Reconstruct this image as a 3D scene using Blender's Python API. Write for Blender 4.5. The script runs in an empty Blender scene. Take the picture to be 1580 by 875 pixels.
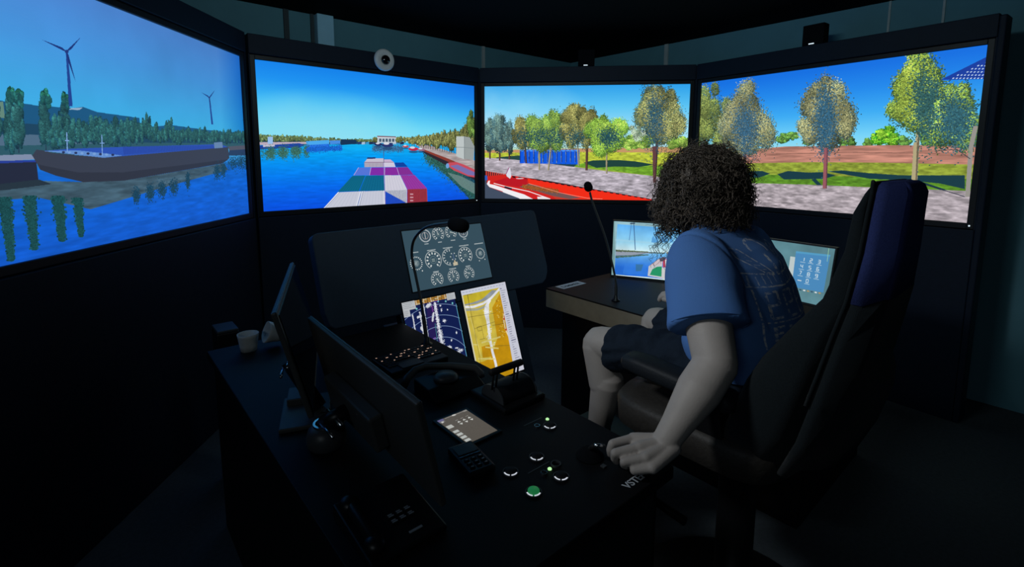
import bpy, bmesh, math, random
import numpy as np
from mathutils import Vector, Matrix

scene = bpy.context.scene
COL = scene.collection
rng = np.random.default_rng(7)
random.seed(7)
R_ = math.radians

# ------------------------------------------------------------------ camera
cd = bpy.data.cameras.new('camera')
cam = bpy.data.objects.new('camera', cd)
COL.objects.link(cam)
cd.sensor_fit = 'HORIZONTAL'
cd.sensor_width = 36.0
cd.lens = 17.4128
cd.shift_y = -97.63 / 1580
cd.clip_start = 0.02
cd.clip_end = 60
cam.matrix_world = (Matrix.Translation((0, 0, 1.45)) @ Matrix.Rotation(R_(90 - 7.0656), 4, 'X')
                    @ Matrix.Rotation(R_(0.195), 4, 'Z'))
scene.camera = cam

# ------------------------------------------------------------------ world, light, exposure
world = bpy.data.worlds.new('room_dark')
scene.world = world
world.use_nodes = True
world.node_tree.nodes['Background'].inputs[0].default_value = (0.25, 0.45, 0.8, 1)
world.node_tree.nodes['Background'].inputs[1].default_value = 0.0

SCREEN = 1.0          # strength of the displays


def area_lamp(name, loc, target, size, power, colour):
    ld = bpy.data.lights.new(name, 'AREA')
    ld.shape = 'RECTANGLE'
    ld.size, ld.size_y = size
    ld.energy = power
    ld.color = colour
    o = bpy.data.objects.new(name, ld)
    COL.objects.link(o)
    o.location = loc
    o.rotation_euler = (Vector(target) - Vector(loc)).to_track_quat('-Z', 'Y').to_euler()
    return o


# added fill lights, unseen: one facing the front walls, a spot over the left display, a faint one at the rear
area_lamp('added_wall_fill', (0.15, 1.45, 2.42), (0.55, 4.6, 2.28), (1.0, 0.12), 10.0, (0.75, 0.95, 1.0))
area_lamp('added_rear_fill', (-1.3, -1.6, 2.2), (0.4, 2.0, 0.8), (1.2, 0.5), 5.0, (0.80, 0.92, 1.0))
sd = bpy.data.lights.new('added_spot_fill', 'SPOT')  # added spot fill, helping the displays light the arm and shirt
sd.energy = 80.0
sd.color = (0.90, 0.96, 1.0)
sd.spot_size = R_(44)
sd.spot_blend = 1.0
sd.shadow_soft_size = 0.15
so = bpy.data.objects.new('added_spot_fill', sd)
COL.objects.link(so)
so.location = (-1.35, 0.75, 2.35)
so.rotation_euler = (Vector((0.62, 1.45, 1.12)) - so.location).to_track_quat('-Z', 'Y').to_euler()

vs = scene.view_settings
vs.view_transform = 'Standard'
vs.look = 'None'
vs.gamma = 1.0
vs.exposure = 0.0
vs.use_curve_mapping = False

# ------------------------------------------------------------------ materials
def srgb(c):
    c = np.asarray(c, float) / 255.0
    return tuple(np.where(c <= 0.04045, c / 12.92, ((c + 0.055) / 1.055) ** 2.4))


def mat(name, col, rough=0.6, metal=0.0, noise=0.0, nscale=40.0, bump=0.0, bscale=120.0, spec=0.5, emit=None, estr=1.0, sheen=0.0):
    """Principled material: linear colour with a noise variation and a fine noise relief."""
    m = bpy.data.materials.new(name)
    m.use_nodes = True
    nt = m.node_tree
    b = nt.nodes['Principled BSDF']
    b.inputs['Base Color'].default_value = (*col, 1)
    b.inputs['Roughness'].default_value = rough
    b.inputs['Metallic'].default_value = metal
    b.inputs['Specular IOR Level'].default_value = spec
    if sheen:
        b.inputs['Sheen Weight'].default_value = sheen
        b.inputs['Sheen Roughness'].default_value = 0.4
    if emit is not None:
        b.inputs['Emission Color'].default_value = (*emit, 1)
        b.inputs['Emission Strength'].default_value = estr
    if noise > 0:
        tc = nt.nodes.new('ShaderNodeTexCoord')
        n = nt.nodes.new('ShaderNodeTexNoise')
        n.inputs['Scale'].default_value = nscale
        n.inputs['Detail'].default_value = 4
        nt.links.new(tc.outputs['Object'], n.inputs['Vector'])
        r = nt.nodes.new('ShaderNodeMapRange')
        r.inputs['To Min'].default_value = 1 - noise
        r.inputs['To Max'].default_value = 1 + noise
        nt.links.new(n.outputs['Fac'], r.inputs['Value'])
        v = nt.nodes.new('ShaderNodeVectorMath')
        v.operation = 'SCALE'
        v.inputs[0].default_value = col
        nt.links.new(r.outputs['Result'], v.inputs['Scale'])
        nt.links.new(v.outputs[0], b.inputs['Base Color'])
    if bump > 0:
        tc = nt.nodes.new('ShaderNodeTexCoord')
        n = nt.nodes.new('ShaderNodeTexNoise')
        n.inputs['Scale'].default_value = bscale
        n.inputs['Detail'].default_value = 3
        nt.links.new(tc.outputs['Object'], n.inputs['Vector'])
        bp = nt.nodes.new('ShaderNodeBump')
        bp.inputs['Strength'].default_value = bump
        bp.inputs['Distance'].default_value = 0.004
        nt.links.new(n.outputs['Fac'], bp.inputs['Height'])
        nt.links.new(bp.outputs['Normal'], b.inputs['Normal'])
    return m


M = {}
M['wall'] = mat('painted_wall', (0.10, 0.27, 0.34), 0.8, noise=0.12, nscale=6, bump=0.15)
M['floor'] = mat('dark_carpet', (0.065, 0.082, 0.094), 0.95, noise=0.3, nscale=60, bump=0.5, bscale=300, spec=0.1)
M['ceiling'] = mat('black_ceiling', (0.003, 0.0035, 0.005), 0.9, noise=0.2, nscale=20, spec=0.1)
M['cladding'] = mat('black_cladding_board', (0.005, 0.013, 0.029), 0.6, noise=0.2, nscale=30, bump=0.1, spec=0.25)
M['housing'] = mat('black_display_housing', (0.012, 0.014, 0.017), 0.45, noise=0.15, nscale=50, spec=0.3)
M['console'] = mat('black_laminate', (0.0045, 0.0047, 0.006), 0.6, noise=0.2, nscale=80, bump=0.08, bscale=400, spec=0.22)
M['dash'] = mat('dark_blue_panel_board', (0.026, 0.044, 0.072), 0.55, noise=0.12, nscale=60, bump=0.08, bscale=300, spec=0.3)
M['plywood'] = mat('brown_panel_edge', (0.30, 0.26, 0.19), 0.6, noise=0.2, nscale=25, bump=0.1)
M['plastic'] = mat('black_plastic', (0.006, 0.0065, 0.0075), 0.4, noise=0.1, nscale=90, spec=0.4)
M['greyplastic'] = mat('dark_grey_plastic', (0.05, 0.055, 0.06), 0.4, noise=0.1, nscale=90, spec=0.4)
M['mon'] = mat('grey_monitor_plastic', (0.052, 0.055, 0.055), 0.5, noise=0.12, nscale=70, bump=0.1, bscale=500)
M['chrome'] = mat('brushed_chrome', (0.65, 0.67, 0.70), 0.22, 1.0, noise=0.08, nscale=80)
M['rubber'] = mat('black_rubber', (0.006, 0.006, 0.007), 0.7, noise=0.1, nscale=90, spec=0.3)
M['foam'] = mat('black_foam', (0.005, 0.006, 0.008), 0.95, noise=0.3, nscale=300, bump=0.6, bscale=500, spec=0.1)
M['white'] = mat('white_plastic', (0.75, 0.77, 0.78), 0.4, noise=0.05, nscale=60)
M['paper'] = mat('crumpled_white_paper', (0.62, 0.64, 0.62), 0.8, noise=0.15, nscale=40, bump=0.4, bscale=60)
M['lens'] = mat('black_glass_lens', (0.004, 0.004, 0.006), 0.06, noise=0.05, nscale=60, spec=0.8)
M['duct'] = mat('pale_duct_paint', (0.36, 0.70, 0.92), 0.6, noise=0.06, nscale=20)
M['seam'] = mat('dark_panel_seam', (0.03, 0.05, 0.06), 0.7, noise=0.1, nscale=20)
M['strip'] = mat('pale_wall_strip', (0.40, 0.48, 0.50), 0.7, noise=0.1, nscale=20)
M['chair'] = mat('charcoal_chair_fabric', (0.011, 0.016, 0.019), 0.95, noise=0.35, nscale=250, bump=0.5, bscale=700, spec=0.15, sheen=0.05)
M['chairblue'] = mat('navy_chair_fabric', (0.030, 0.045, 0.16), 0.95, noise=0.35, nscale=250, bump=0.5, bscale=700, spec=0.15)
M['leather'] = mat('brown_black_seat_leather', (0.035, 0.031, 0.027), 0.55, noise=0.3, nscale=60, bump=0.35, bscale=90, spec=0.3)
M['padding'] = mat('black_arm_pad', (0.010, 0.013, 0.017), 0.6, noise=0.2, nscale=80, bump=0.2, bscale=150, spec=0.3)
M['skin'] = mat('pale_skin', (0.40, 0.36, 0.33), 0.55, noise=0.08, nscale=30, bump=0.12, bscale=220, spec=0.3)
M['shorts'] = mat('navy_shorts_cloth', (0.013, 0.021, 0.034), 0.9, noise=0.3, nscale=45, bump=0.6, bscale=70, spec=0.1)
M['hair'] = mat('dark_brown_hair', (0.110, 0.088, 0.068), 0.5, noise=0.75, nscale=38, spec=0.35)
M['shoe'] = mat('black_shoe_leather', (0.012, 0.012, 0.014), 0.5, noise=0.2, nscale=60, spec=0.3)
M['lace'] = mat('grey_lace', (0.22, 0.21, 0.20), 0.8, noise=0.1, nscale=200)
M['sock'] = mat('black_sock', (0.012, 0.013, 0.016), 0.95, noise=0.2, nscale=200, bump=0.3)
M['eye'] = mat('eye_white', (0.6, 0.6, 0.58), 0.25, noise=0.03, nscale=20)
M['iris'] = mat('brown_iris', (0.05, 0.03, 0.02), 0.2, noise=0.1, nscale=300)
M['lip'] = mat('lip_skin', (0.34, 0.17, 0.15), 0.5, noise=0.1, nscale=80)
M['label'] = mat('pale_label', (0.72, 0.76, 0.82), 0.6, noise=0.04, nscale=60)
M['ink'] = mat('dark_ink', (0.04, 0.10, 0.13), 0.6, noise=0.1, nscale=60)
M['whiteink'] = mat('white_print', (0.62, 0.66, 0.70), 0.6, noise=0.1, nscale=90)
M['glowring'] = mat('lit_white_ring', (0.5, 0.5, 0.5), 0.4, emit=(0.80, 0.85, 0.95), estr=0.65, noise=0.02)
M['glowgreen'] = mat('lit_green_led', (0.1, 0.4, 0.1), 0.4, emit=(0.55, 1.0, 0.45), estr=0.9, noise=0.02)
M['greencap'] = mat('lit_green_button', (0.02, 0.16, 0.06), 0.4, emit=(0.01, 0.16, 0.045), estr=0.7, noise=0.05)
M['glowwhite'] = mat('lit_white_led', (0.5, 0.5, 0.5), 0.4, emit=(0.75, 0.9, 1.0), estr=0.9, noise=0.02)
M['keyglow'] = mat('lit_amber_key_legend', (0.5, 0.4, 0.3), 0.4, emit=(0.95, 0.58, 0.42), estr=0.55, noise=0.02)
M['phoneprint'] = mat('grey_key_print', (0.40, 0.44, 0.48), 0.6, noise=0.1, nscale=90)

# ------------------------------------------------------------------ mesh helpers
# The control consoles stand turned 40.74 degrees in the room: local x runs to the operator's right, local y ahead of him.
TURN = R_(40.7407)
CX, CY = Vector((math.cos(TURN), math.sin(TURN), 0)), Vector((-math.sin(TURN), math.cos(TURN), 0))


class B:
    """Collects shapes in one frame and links them as one mesh object."""

    def __init__(s):
        s.bm = bmesh.new()

    def _tag(s, f, smooth):
        for x in f:
            x.smooth = smooth

    def box(s, lo, hi, bevel=0.0, seg=2, rot=None, pivot=None):
        bm = bmesh.new()
        vs_ = [bm.verts.new((x, y, z)) for x in (lo[0], hi[0]) for y in (lo[1], hi[1]) for z in (lo[2], hi[2])]
        for q in ((0, 1, 3, 2), (4, 6, 7, 5), (0, 4, 5, 1), (2, 3, 7, 6), (0, 2, 6, 4), (1, 5, 7, 3)):
            bm.faces.new([vs_[i] for i in q])
        bmesh.ops.recalc_face_normals(bm, faces=bm.faces)
        if bevel > 0:
            bmesh.ops.bevel(bm, geom=list(bm.edges), offset=bevel, segments=seg, profile=0.5, affect='EDGES')
        if rot is not None:
            p = Vector(pivot if pivot is not None else (0, 0, 0))
            for v in bm.verts:
                v.co = rot @ (v.co - p) + p
        return s.merge(bm, False)

    def merge(s, bm, smooth=True):
        me = bpy.data.meshes.new('tmp')
        for f in bm.faces:
            f.smooth = smooth
        bm.to_mesh(me)
        bm.free()
        s.bm.from_mesh(me)
        bpy.data.meshes.remove(me)
        return s

    def prism(s, pts, vec, bevel=0.0, seg=2, smooth=False):
        """closed outline pts (3-D, planar) pushed along vec"""
        bm = bmesh.new()
        v = Vector(vec)
        a = [bm.verts.new(Vector(p)) for p in pts]
        b = [bm.verts.new(Vector(p) + v) for p in pts]
        n = len(a)
        bm.faces.new(a)
        bm.faces.new(b[::-1])
        for i in range(n):
            bm.faces.new((a[i], b[i], b[(i + 1) % n], a[(i + 1) % n]))
        bmesh.ops.recalc_face_normals(bm, faces=bm.faces)
        if bevel > 0:
            bmesh.ops.bevel(bm, geom=list(bm.edges), offset=bevel, segments=seg, profile=0.5, affect='EDGES')
        return s.merge(bm, smooth)

    def tube(s, pts, rad, seg=10, caps=True, smooth=True, flat=None):
        pts = [Vector(p) for p in pts]
        rad = [rad] * len(pts) if not hasattr(rad, '__len__') else rad
        bm = bmesh.new()
        rings = []
        prev = None
        for i, p in enumerate(pts):
            t = (pts[min(i + 1, len(pts) - 1)] - pts[max(i - 1, 0)]).normalized()
            if prev is None:
                up = Vector((0, 0, 1)) if abs(t.z) < 0.9 else Vector((1, 0, 0))
                n = (up - up.dot(t) * t).normalized()
            else:
                n = (prev - prev.dot(t) * t).normalized()
            prev = n
            b = t.cross(n)
            k = flat if flat else 1.0
            rings.append([bm.verts.new(p + rad[i] * (math.cos(a) * b + k * math.sin(a) * n))
                          for a in (2 * math.pi * j / seg for j in range(seg))])
        for r0, r1 in zip(rings, rings[1:]):
            for j in range(seg):
                bm.faces.new((r0[j], r0[(j + 1) % seg], r1[(j + 1) % seg], r1[j]))
        if caps:
            bm.faces.new(rings[0][::-1])
            bm.faces.new(rings[-1])
        bmesh.ops.recalc_face_normals(bm, faces=bm.faces)
        return s.merge(bm, smooth)

    def lathe(s, prof, c, axis=(0, 0, 1), seg=24, smooth=True):
        """prof: (radius, height) pairs along the axis from c"""
        ax = Vector(axis).normalized()
        u = ax.orthogonal().normalized()
        w = ax.cross(u)
        c = Vector(c)
        bm = bmesh.new()
        rings = []
        for r, h in prof:
            if r < 1e-6:
                rings.append([bm.verts.new(c + ax * h)])
            else:
                rings.append([bm.verts.new(c + ax * h + r * (math.cos(a) * u + math.sin(a) * w))
                              for a in (2 * math.pi * j / seg for j in range(seg))])
        for r0, r1 in zip(rings, rings[1:]):
            for j in range(seg):
                k = (j + 1) % seg
                q = [r0[j % len(r0)], r0[k % len(r0)], r1[k % len(r1)], r1[j % len(r1)]]
                u_ = []
                for x in q:
                    if x not in u_:
                        u_.append(x)
                if len(u_) > 2:
                    bm.faces.new(u_)
        if len(rings[0]) > 1:
            bm.faces.new(rings[0][::-1])
        if len(rings[-1]) > 1:
            bm.faces.new(rings[-1])
        bmesh.ops.recalc_face_normals(bm, faces=bm.faces)
        return s.merge(bm, smooth)

    def capsule(s, p, q, r0, r1, seg=16, squash=None):
        p, q = Vector(p), Vector(q)
        L = (q - p).length
        prof = [(0, -r0)] + [(r0 * math.cos(a), r0 * math.sin(a)) for a in (R_(-60), R_(-30), 0)]
        prof += [(r1 * math.cos(a), L + r1 * math.sin(a)) for a in (0, R_(30), R_(60))] + [(0, L + r1)]
        return s.lathe(prof, p, (q - p) if L > 1e-6 else (0, 0, 1), seg)

    def ellipsoid(s, c, ax, seg=20, rings=12, rot=None):
        bm = bmesh.new()
        bmesh.ops.create_uvsphere(bm, u_segments=seg, v_segments=rings, radius=1)
        for v in bm.verts:
            p = Vector((v.co.x * ax[0], v.co.y * ax[1], v.co.z * ax[2]))
            v.co = (rot @ p if rot is not None else p) + Vector(c)
        return s.merge(bm, True)

    def loft(s, secs, seg=24, power=2.0, smooth=True):
        """secs: (centre, right vector, forward vector) super-ellipse sections"""
        bm = bmesh.new()
        rings = []
        for c, u, w in secs:
            c, u, w = Vector(c), Vector(u), Vector(w)
            ring = []
            for j in range(seg):
                a = 2 * math.pi * j / seg
                ca, sa = math.cos(a), math.sin(a)
                ring.append(bm.verts.new(c + u * math.copysign(abs(ca) ** (2 / power), ca) + w * math.copysign(abs(sa) ** (2 / power), sa)))
            rings.append(ring)
        for r0, r1 in zip(rings, rings[1:]):
            for j in range(seg):
                bm.faces.new((r0[j], r0[(j + 1) % seg], r1[(j + 1) % seg], r1[j]))
        bm.faces.new(rings[0][::-1])
        bm.faces.new(rings[-1])
        bmesh.ops.recalc_face_normals(bm, faces=bm.faces)
        return s.merge(bm, smooth)

    def quad(s, pts):
        f = s.bm.faces.new([s.bm.verts.new(Vector(p)) for p in pts])
        lay = s.bm.loops.layers.uv.verify()
        for l, uv in zip(f.loops, ((0, 1), (1, 1), (1, 0), (0, 0))):
            l[lay].uv = uv
        return s

    def build(s, name, m, parent=None, base=None):
        """link as one object; base = the parent's base point in the frame the shapes were drawn in"""
        if base is None and parent is not None:
            base = BASES.get(parent.name, (0, 0, 0))
        me = bpy.data.meshes.new(name)
        if base is not None:
            bmesh.ops.translate(s.bm, verts=s.bm.verts, vec=-Vector(base))
        s.bm.to_mesh(me)
        s.bm.free()
        me.materials.append(m)
        o = bpy.data.objects.new(name, me)
        COL.objects.link(o)
        if parent is not None:
            o.parent = parent
            BASES[o.name] = BASES.get(parent.name, (0, 0, 0))
        return o


BASES = {}


def tag(o, label=None, cat=None, group=None, kind=None):
    for k, v in (('label', label), ('category', cat), ('group', group), ('kind', kind)):
        if v:
            o[k] = v
    return o


def thing(name, label, cat, base, group=None, origin=(0, 0, 0), turn=TURN):
    """An Empty at the thing's base; its parts are drawn in the frame (origin, turn)."""
    o = bpy.data.objects.new(name, None)
    COL.objects.link(o)
    o.empty_display_size = 0.05
    o.location = Vector(origin) + Matrix.Rotation(turn, 3, 'Z') @ Vector(base)
    o.rotation_euler = (0, 0, turn)
    BASES[o.name] = tuple(base)
    return tag(o, label, cat, group)


def single(b, name, m, label, cat, base, group=None, kind=None, origin=(0, 0, 0), turn=TURN):
    """a thing that is one mesh"""
    o = b.build(name, m, None, base)
    o.location = Vector(origin) + Matrix.Rotation(turn, 3, 'Z') @ Vector(base)
    o.rotation_euler = (0, 0, turn)
    BASES[o.name] = tuple(base)
    return tag(o, label, cat, group, kind)


def fused(b, voxel, smooth=4):
    """one continuous surface out of overlapping closed shapes (a new builder holding it)"""
    me = bpy.data.meshes.new('fuse')
    b.bm.to_mesh(me)
    b.bm.free()
    o = bpy.data.objects.new('fuse', me)
    COL.objects.link(o)
    r = o.modifiers.new('r', 'REMESH')
    r.mode = 'VOXEL'
    r.voxel_size = voxel
    if smooth:
        sm = o.modifiers.new('s', 'SMOOTH')
        sm.factor = 0.5
        sm.iterations = smooth
    dg = bpy.context.evaluated_depsgraph_get()
    me2 = bpy.data.meshes.new_from_object(o.evaluated_get(dg))
    nb = B()
    nb.bm.from_mesh(me2)
    for f in nb.bm.faces:
        f.smooth = True
    bpy.data.objects.remove(o)
    bpy.data.meshes.remove(me)
    bpy.data.meshes.remove(me2)
    return nb


# ------------------------------------------------------------------ painting what the displays show
class Canvas:
    """A picture drawn in code. quad: the display's four corners in the sketch the content was laid out in."""

    def __init__(s, w, h, quad=None):
        s.w, s.h = w, h
        s.a = np.zeros((h, w, 3), np.float32)
        quad = quad or ((0, 0), (w, 0), (w, h), (0, h))
        A, y = [], []
        for (X, Y), (u, v) in zip(quad, ((0, 0), (w, 0), (w, h), (0, h))):
            A.append([X, Y, 1, 0, 0, 0, -u * X, -u * Y]); y.append(u)
            A.append([0, 0, 0, X, Y, 1, -v * X, -v * Y]); y.append(v)
        s.H = np.append(np.linalg.solve(np.array(A, float), np.array(y, float)), 1).reshape(3, 3)
        q = np.array(quad, float)
        s.k = w / np.linalg.norm(q[1] - q[0])      # rough canvas pixels per sketch unit

    def m(s, p):
        p = np.asarray(p, float).reshape(-1, 2)
        q = np.c_[p, np.ones(len(p))] @ s.H.T
        return q[:, :2] / q[:, 2:]

    def vgrad(s, stops, xmul=None):
        """stops: (x, y, colour) down the sketch"""
        v = [s.m((x, y))[0, 1] for x, y, c in stops]
        c = np.array([c for x, y, c in stops], float) / 255
        rows = np.arange(s.h)
        for k in range(3):
            s.a[..., k] = np.interp(rows, v, c[:, k])[:, None]

    def mask(s, P):
        x0, y0 = np.floor(P.min(0)).astype(int) - 1
        x1, y1 = np.ceil(P.max(0)).astype(int) + 2
        x0, y0, x1, y1 = max(x0, 0), max(y0, 0), min(x1, s.w), min(y1, s.h)
        if x1 <= x0 or y1 <= y0:
            return None
        X, Y = np.meshgrid(np.arange(x0, x1) + 0.5, np.arange(y0, y1) + 0.5)
        ins = np.zeros(X.shape, bool)
        n = len(P)
        for i in range(n):
            ax, ay = P[i]
            bx, by = P[(i + 1) % n]
            if ay == by:
                continue
            c = (ay > Y) != (by > Y)
            ins ^= c & (X < (bx - ax) * (Y - ay) / (by - ay) + ax)
        return (slice(y0, y1), slice(x0, x1)), ins

    def poly(s, pts, col, al=1.0, raw=False, tex=0.0):
        P = np.asarray(pts, float) if raw else s.m(pts)
        r = s.mask(P)
        if r is None:
            return
        sl, ins = r
        c = np.array(col, float) / 255
        blk = s.a[sl]
        t = c[None]
        if tex:
            t = c[None] * (1 + tex * (rng.random((int(ins.sum()), 1)) - 0.5))
        blk[ins] = blk[ins] * (1 - al) + t * al

    def line(s, pts, wid, col, al=1.0, raw=False):
        P = np.asarray(pts, float) if raw else s.m(pts)
        h = wid * (1 if raw else s.k) / 2
        for a, b in zip(P, P[1:]):
            d = b - a
            n = np.array([-d[1], d[0]]) / (np.hypot(*d) + 1e-9) * h
            s.poly([a + n, b + n, b - n, a - n], col, al, True)

    def ell(s, c, rx, ry, col, al=1.0, raw=False, n=28):
        t = np.linspace(0, 2 * np.pi, n, endpoint=False)
        s.poly(np.c_[c[0] + rx * np.cos(t), c[1] + ry * np.sin(t)], col, al, raw)

    def arc(s, c, r, a0, a1, wid, col, al=1.0, n=40):
        """raw canvas arc; degrees, 0 = right, clockwise on the canvas"""
        t = np.radians(np.linspace(a0, a1, n))
        s.line(np.c_[c[0] + r * np.cos(t), c[1] + r * np.sin(t)], wid, col, al, True)

    def dots(s, pts, cols, size, al=1.0, raw=False, tall=1.0):
        """many small dabs: cols one colour per dab, size in canvas pixels"""
        P = (np.asarray(pts, float) if raw else s.m(pts)).astype(int)
        c = np.asarray(cols, np.float32) / 255
        R = int(math.ceil(size * max(1, tall)))
        for dy in range(-R, R + 1):
            for dx in range(-R, R + 1):
                if dx * dx + dy * dy / tall / tall <= size * size:
                    x, y = P[:, 0] + dx, P[:, 1] + dy
                    k = (x >= 0) & (x < s.w) & (y >= 0) & (y < s.h)
                    s.a[y[k], x[k]] = s.a[y[k], x[k]] * (1 - al) + c[k] * al

    def fbm(s, cells, octs=4, asp=1.0):
        out = np.zeros((s.h, s.w), np.float32)
        amp = 1.0
        for o in range(octs):
            gx, gy = max(2, int(cells * 2 ** o)), max(2, int(cells * asp * 2 ** o * s.h / s.w))
            g = rng.random((gy + 2, gx + 2)).astype(np.float32)
            x = np.linspace(0, gx - 0.001, s.w)
            y = np.linspace(0, gy - 0.001, s.h)
            xi, yi = x.astype(int), y.astype(int)
            fx, fy = (x - xi), (y - yi)[:, None]
            fx = fx * fx * (3 - 2 * fx)
            fy = fy * fy * (3 - 2 * fy)
            a = g[yi][:, xi] * (1 - fx) + g[yi][:, xi + 1] * fx
            b = g[yi + 1][:, xi] * (1 - fx) + g[yi + 1][:, xi + 1] * fx
            out += amp * (a * (1 - fy) + b * fy)
            amp *= 0.5
        return (out - out.min()) / (out.max() - out.min())

    def region(s, pts):
        """boolean mask over the whole canvas"""
        out = np.zeros((s.h, s.w), bool)
        r = s.mask(s.m(pts))
        if r:
            out[r[0]] = r[1]
        return out

    def shade(s, pts, noise, amt, tint=(1, 1, 1)):
        k = s.region(pts)
        s.a[k] *= 1 + amt * (noise[k][:, None] - 0.5) * np.array(tint, np.float32)

    def tree(s, c, rx, ry, n, dark, mid, light, size, trunk=None, tw=2.0, tcol=(95, 75, 65), sun=(-0.4, -0.6), lobes=9, ragged=0.22):
        """a crown of leaf dabs round a few lobes, dark inside and lighter towards the sun"""
        if trunk:
            s.line([(c[0] + (trunk[0] - c[0]) * 0.3, c[1]), trunk], tw, tcol)
            s.line([(c[0] + (trunk[0] - c[0]) * 0.3 + tw * 0.3, c[1]), (trunk[0] + tw * 0.3, trunk[1])], tw * 0.35, [v * 0.6 for v in tcol])
        lob = []
        nl = int(lobes * 1.8)
        for i in range(nl):
            a = 2 * math.pi * (i + rng.random() * 0.9) / nl * 1.8
            q = 0.30 + 0.55 * rng.random()
            lob.append((c[0] + rx * q * math.cos(a), c[1] + ry * q * math.sin(a), 0.18 + 0.20 * rng.random(), 0.62 + 0.62 * rng.random()))
        lob.append((c[0], c[1], 0.56, 0.8))
        dark, mid, light = (np.array(v, float) for v in (dark, mid, light))
        L0 = np.array(lob)
        for stage, frac, rag in ((-1, 0.9, 0.0), (0, 0.7, ragged), (1, 0.75, ragged), (2, 0.55, ragged * 0.8)):
            k = int(n * frac)
            pw = L0[:, 2] ** 2
            L = L0[rng.choice(len(lob), k, p=pw / pw.sum())]
            a = rng.random(k) * 2 * np.pi
            q = np.sqrt(rng.random(k)) * (1 + rag * rng.standard_normal(k))
            if stage < 0:
                q = q * 0.86
            dx, dy = q * np.cos(a), q * np.sin(a)
            if stage == 2:
                dx = dx * 0.85 + sun[0] * 0.3
                dy = dy * 0.85 + sun[1] * 0.3
            P = np.c_[L[:, 0] + dx * rx * L[:, 2], L[:, 1] + dy * ry * L[:, 2]]
            base = dark * 0.5 + mid * 0.5 if stage < 0 else (dark, mid, light)[stage]
            cols = base[None] * (0.66 + 0.62 * rng.random((k, 1))) * L[:, 3:4] * (1 - 0.22 * np.clip(-(dx * sun[0] + dy * sun[1]), -1, 1))[:, None]
            s.dots(P, cols, size * (1.5 if stage < 0 else (1.05, 0.9, 0.85)[stage]))

    def image(s, name):
        im = bpy.data.images.new(name, s.w, s.h)
        px = np.ones((s.h, s.w, 4), np.float32)
        px[..., :3] = np.clip(s.a[::-1], 0, 1)
        im.pixels.foreach_set(px.ravel())
        im.update()
        im.pack()
        return im


def lit(name, canvas, strength=None, gloss=0.35):
    """a display surface that shows the canvas"""
    m = bpy.data.materials.new(name)
    m.use_nodes = True
    nt = m.node_tree
    b = nt.nodes['Principled BSDF']
    t = nt.nodes.new('ShaderNodeTexImage')
    t.image = canvas.image(name)
    t.extension = 'EXTEND'
    b.inputs['Base Color'].default_value = (0.004, 0.004, 0.005, 1)
    b.inputs['Roughness'].default_value = gloss
    b.inputs['Specular IOR Level'].default_value = 0.15
    nt.links.new(t.outputs['Color'], b.inputs['Emission Color'])
    b.inputs['Emission Strength'].default_value = SCREEN if strength is None else strength
    return m


# ------------------------------------------------------------------ what the four big displays show
QUADS = [((-151.4, -116.1), (369.1, 86.9), (384.2, 328.9), (-75.8, 427.6)),
         ((392.5, 91.8), (731.4, 132.8), (732.4, 306.5), (406.3, 326.5)),
         ((747.7, 133.6), (1065.2, 129.7), (1056.8, 309.9), (748.3, 306.2)),
         ((1083.0, 128.5), (1524.5, 69.1), (1492.3, 344.0), (1074.1, 310.6))]
CW, CHH = 1280, 720


def crop(ox, oy, s):
    return lambda *p: [(ox + x / s, oy + y / s) for x, y in p]


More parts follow.
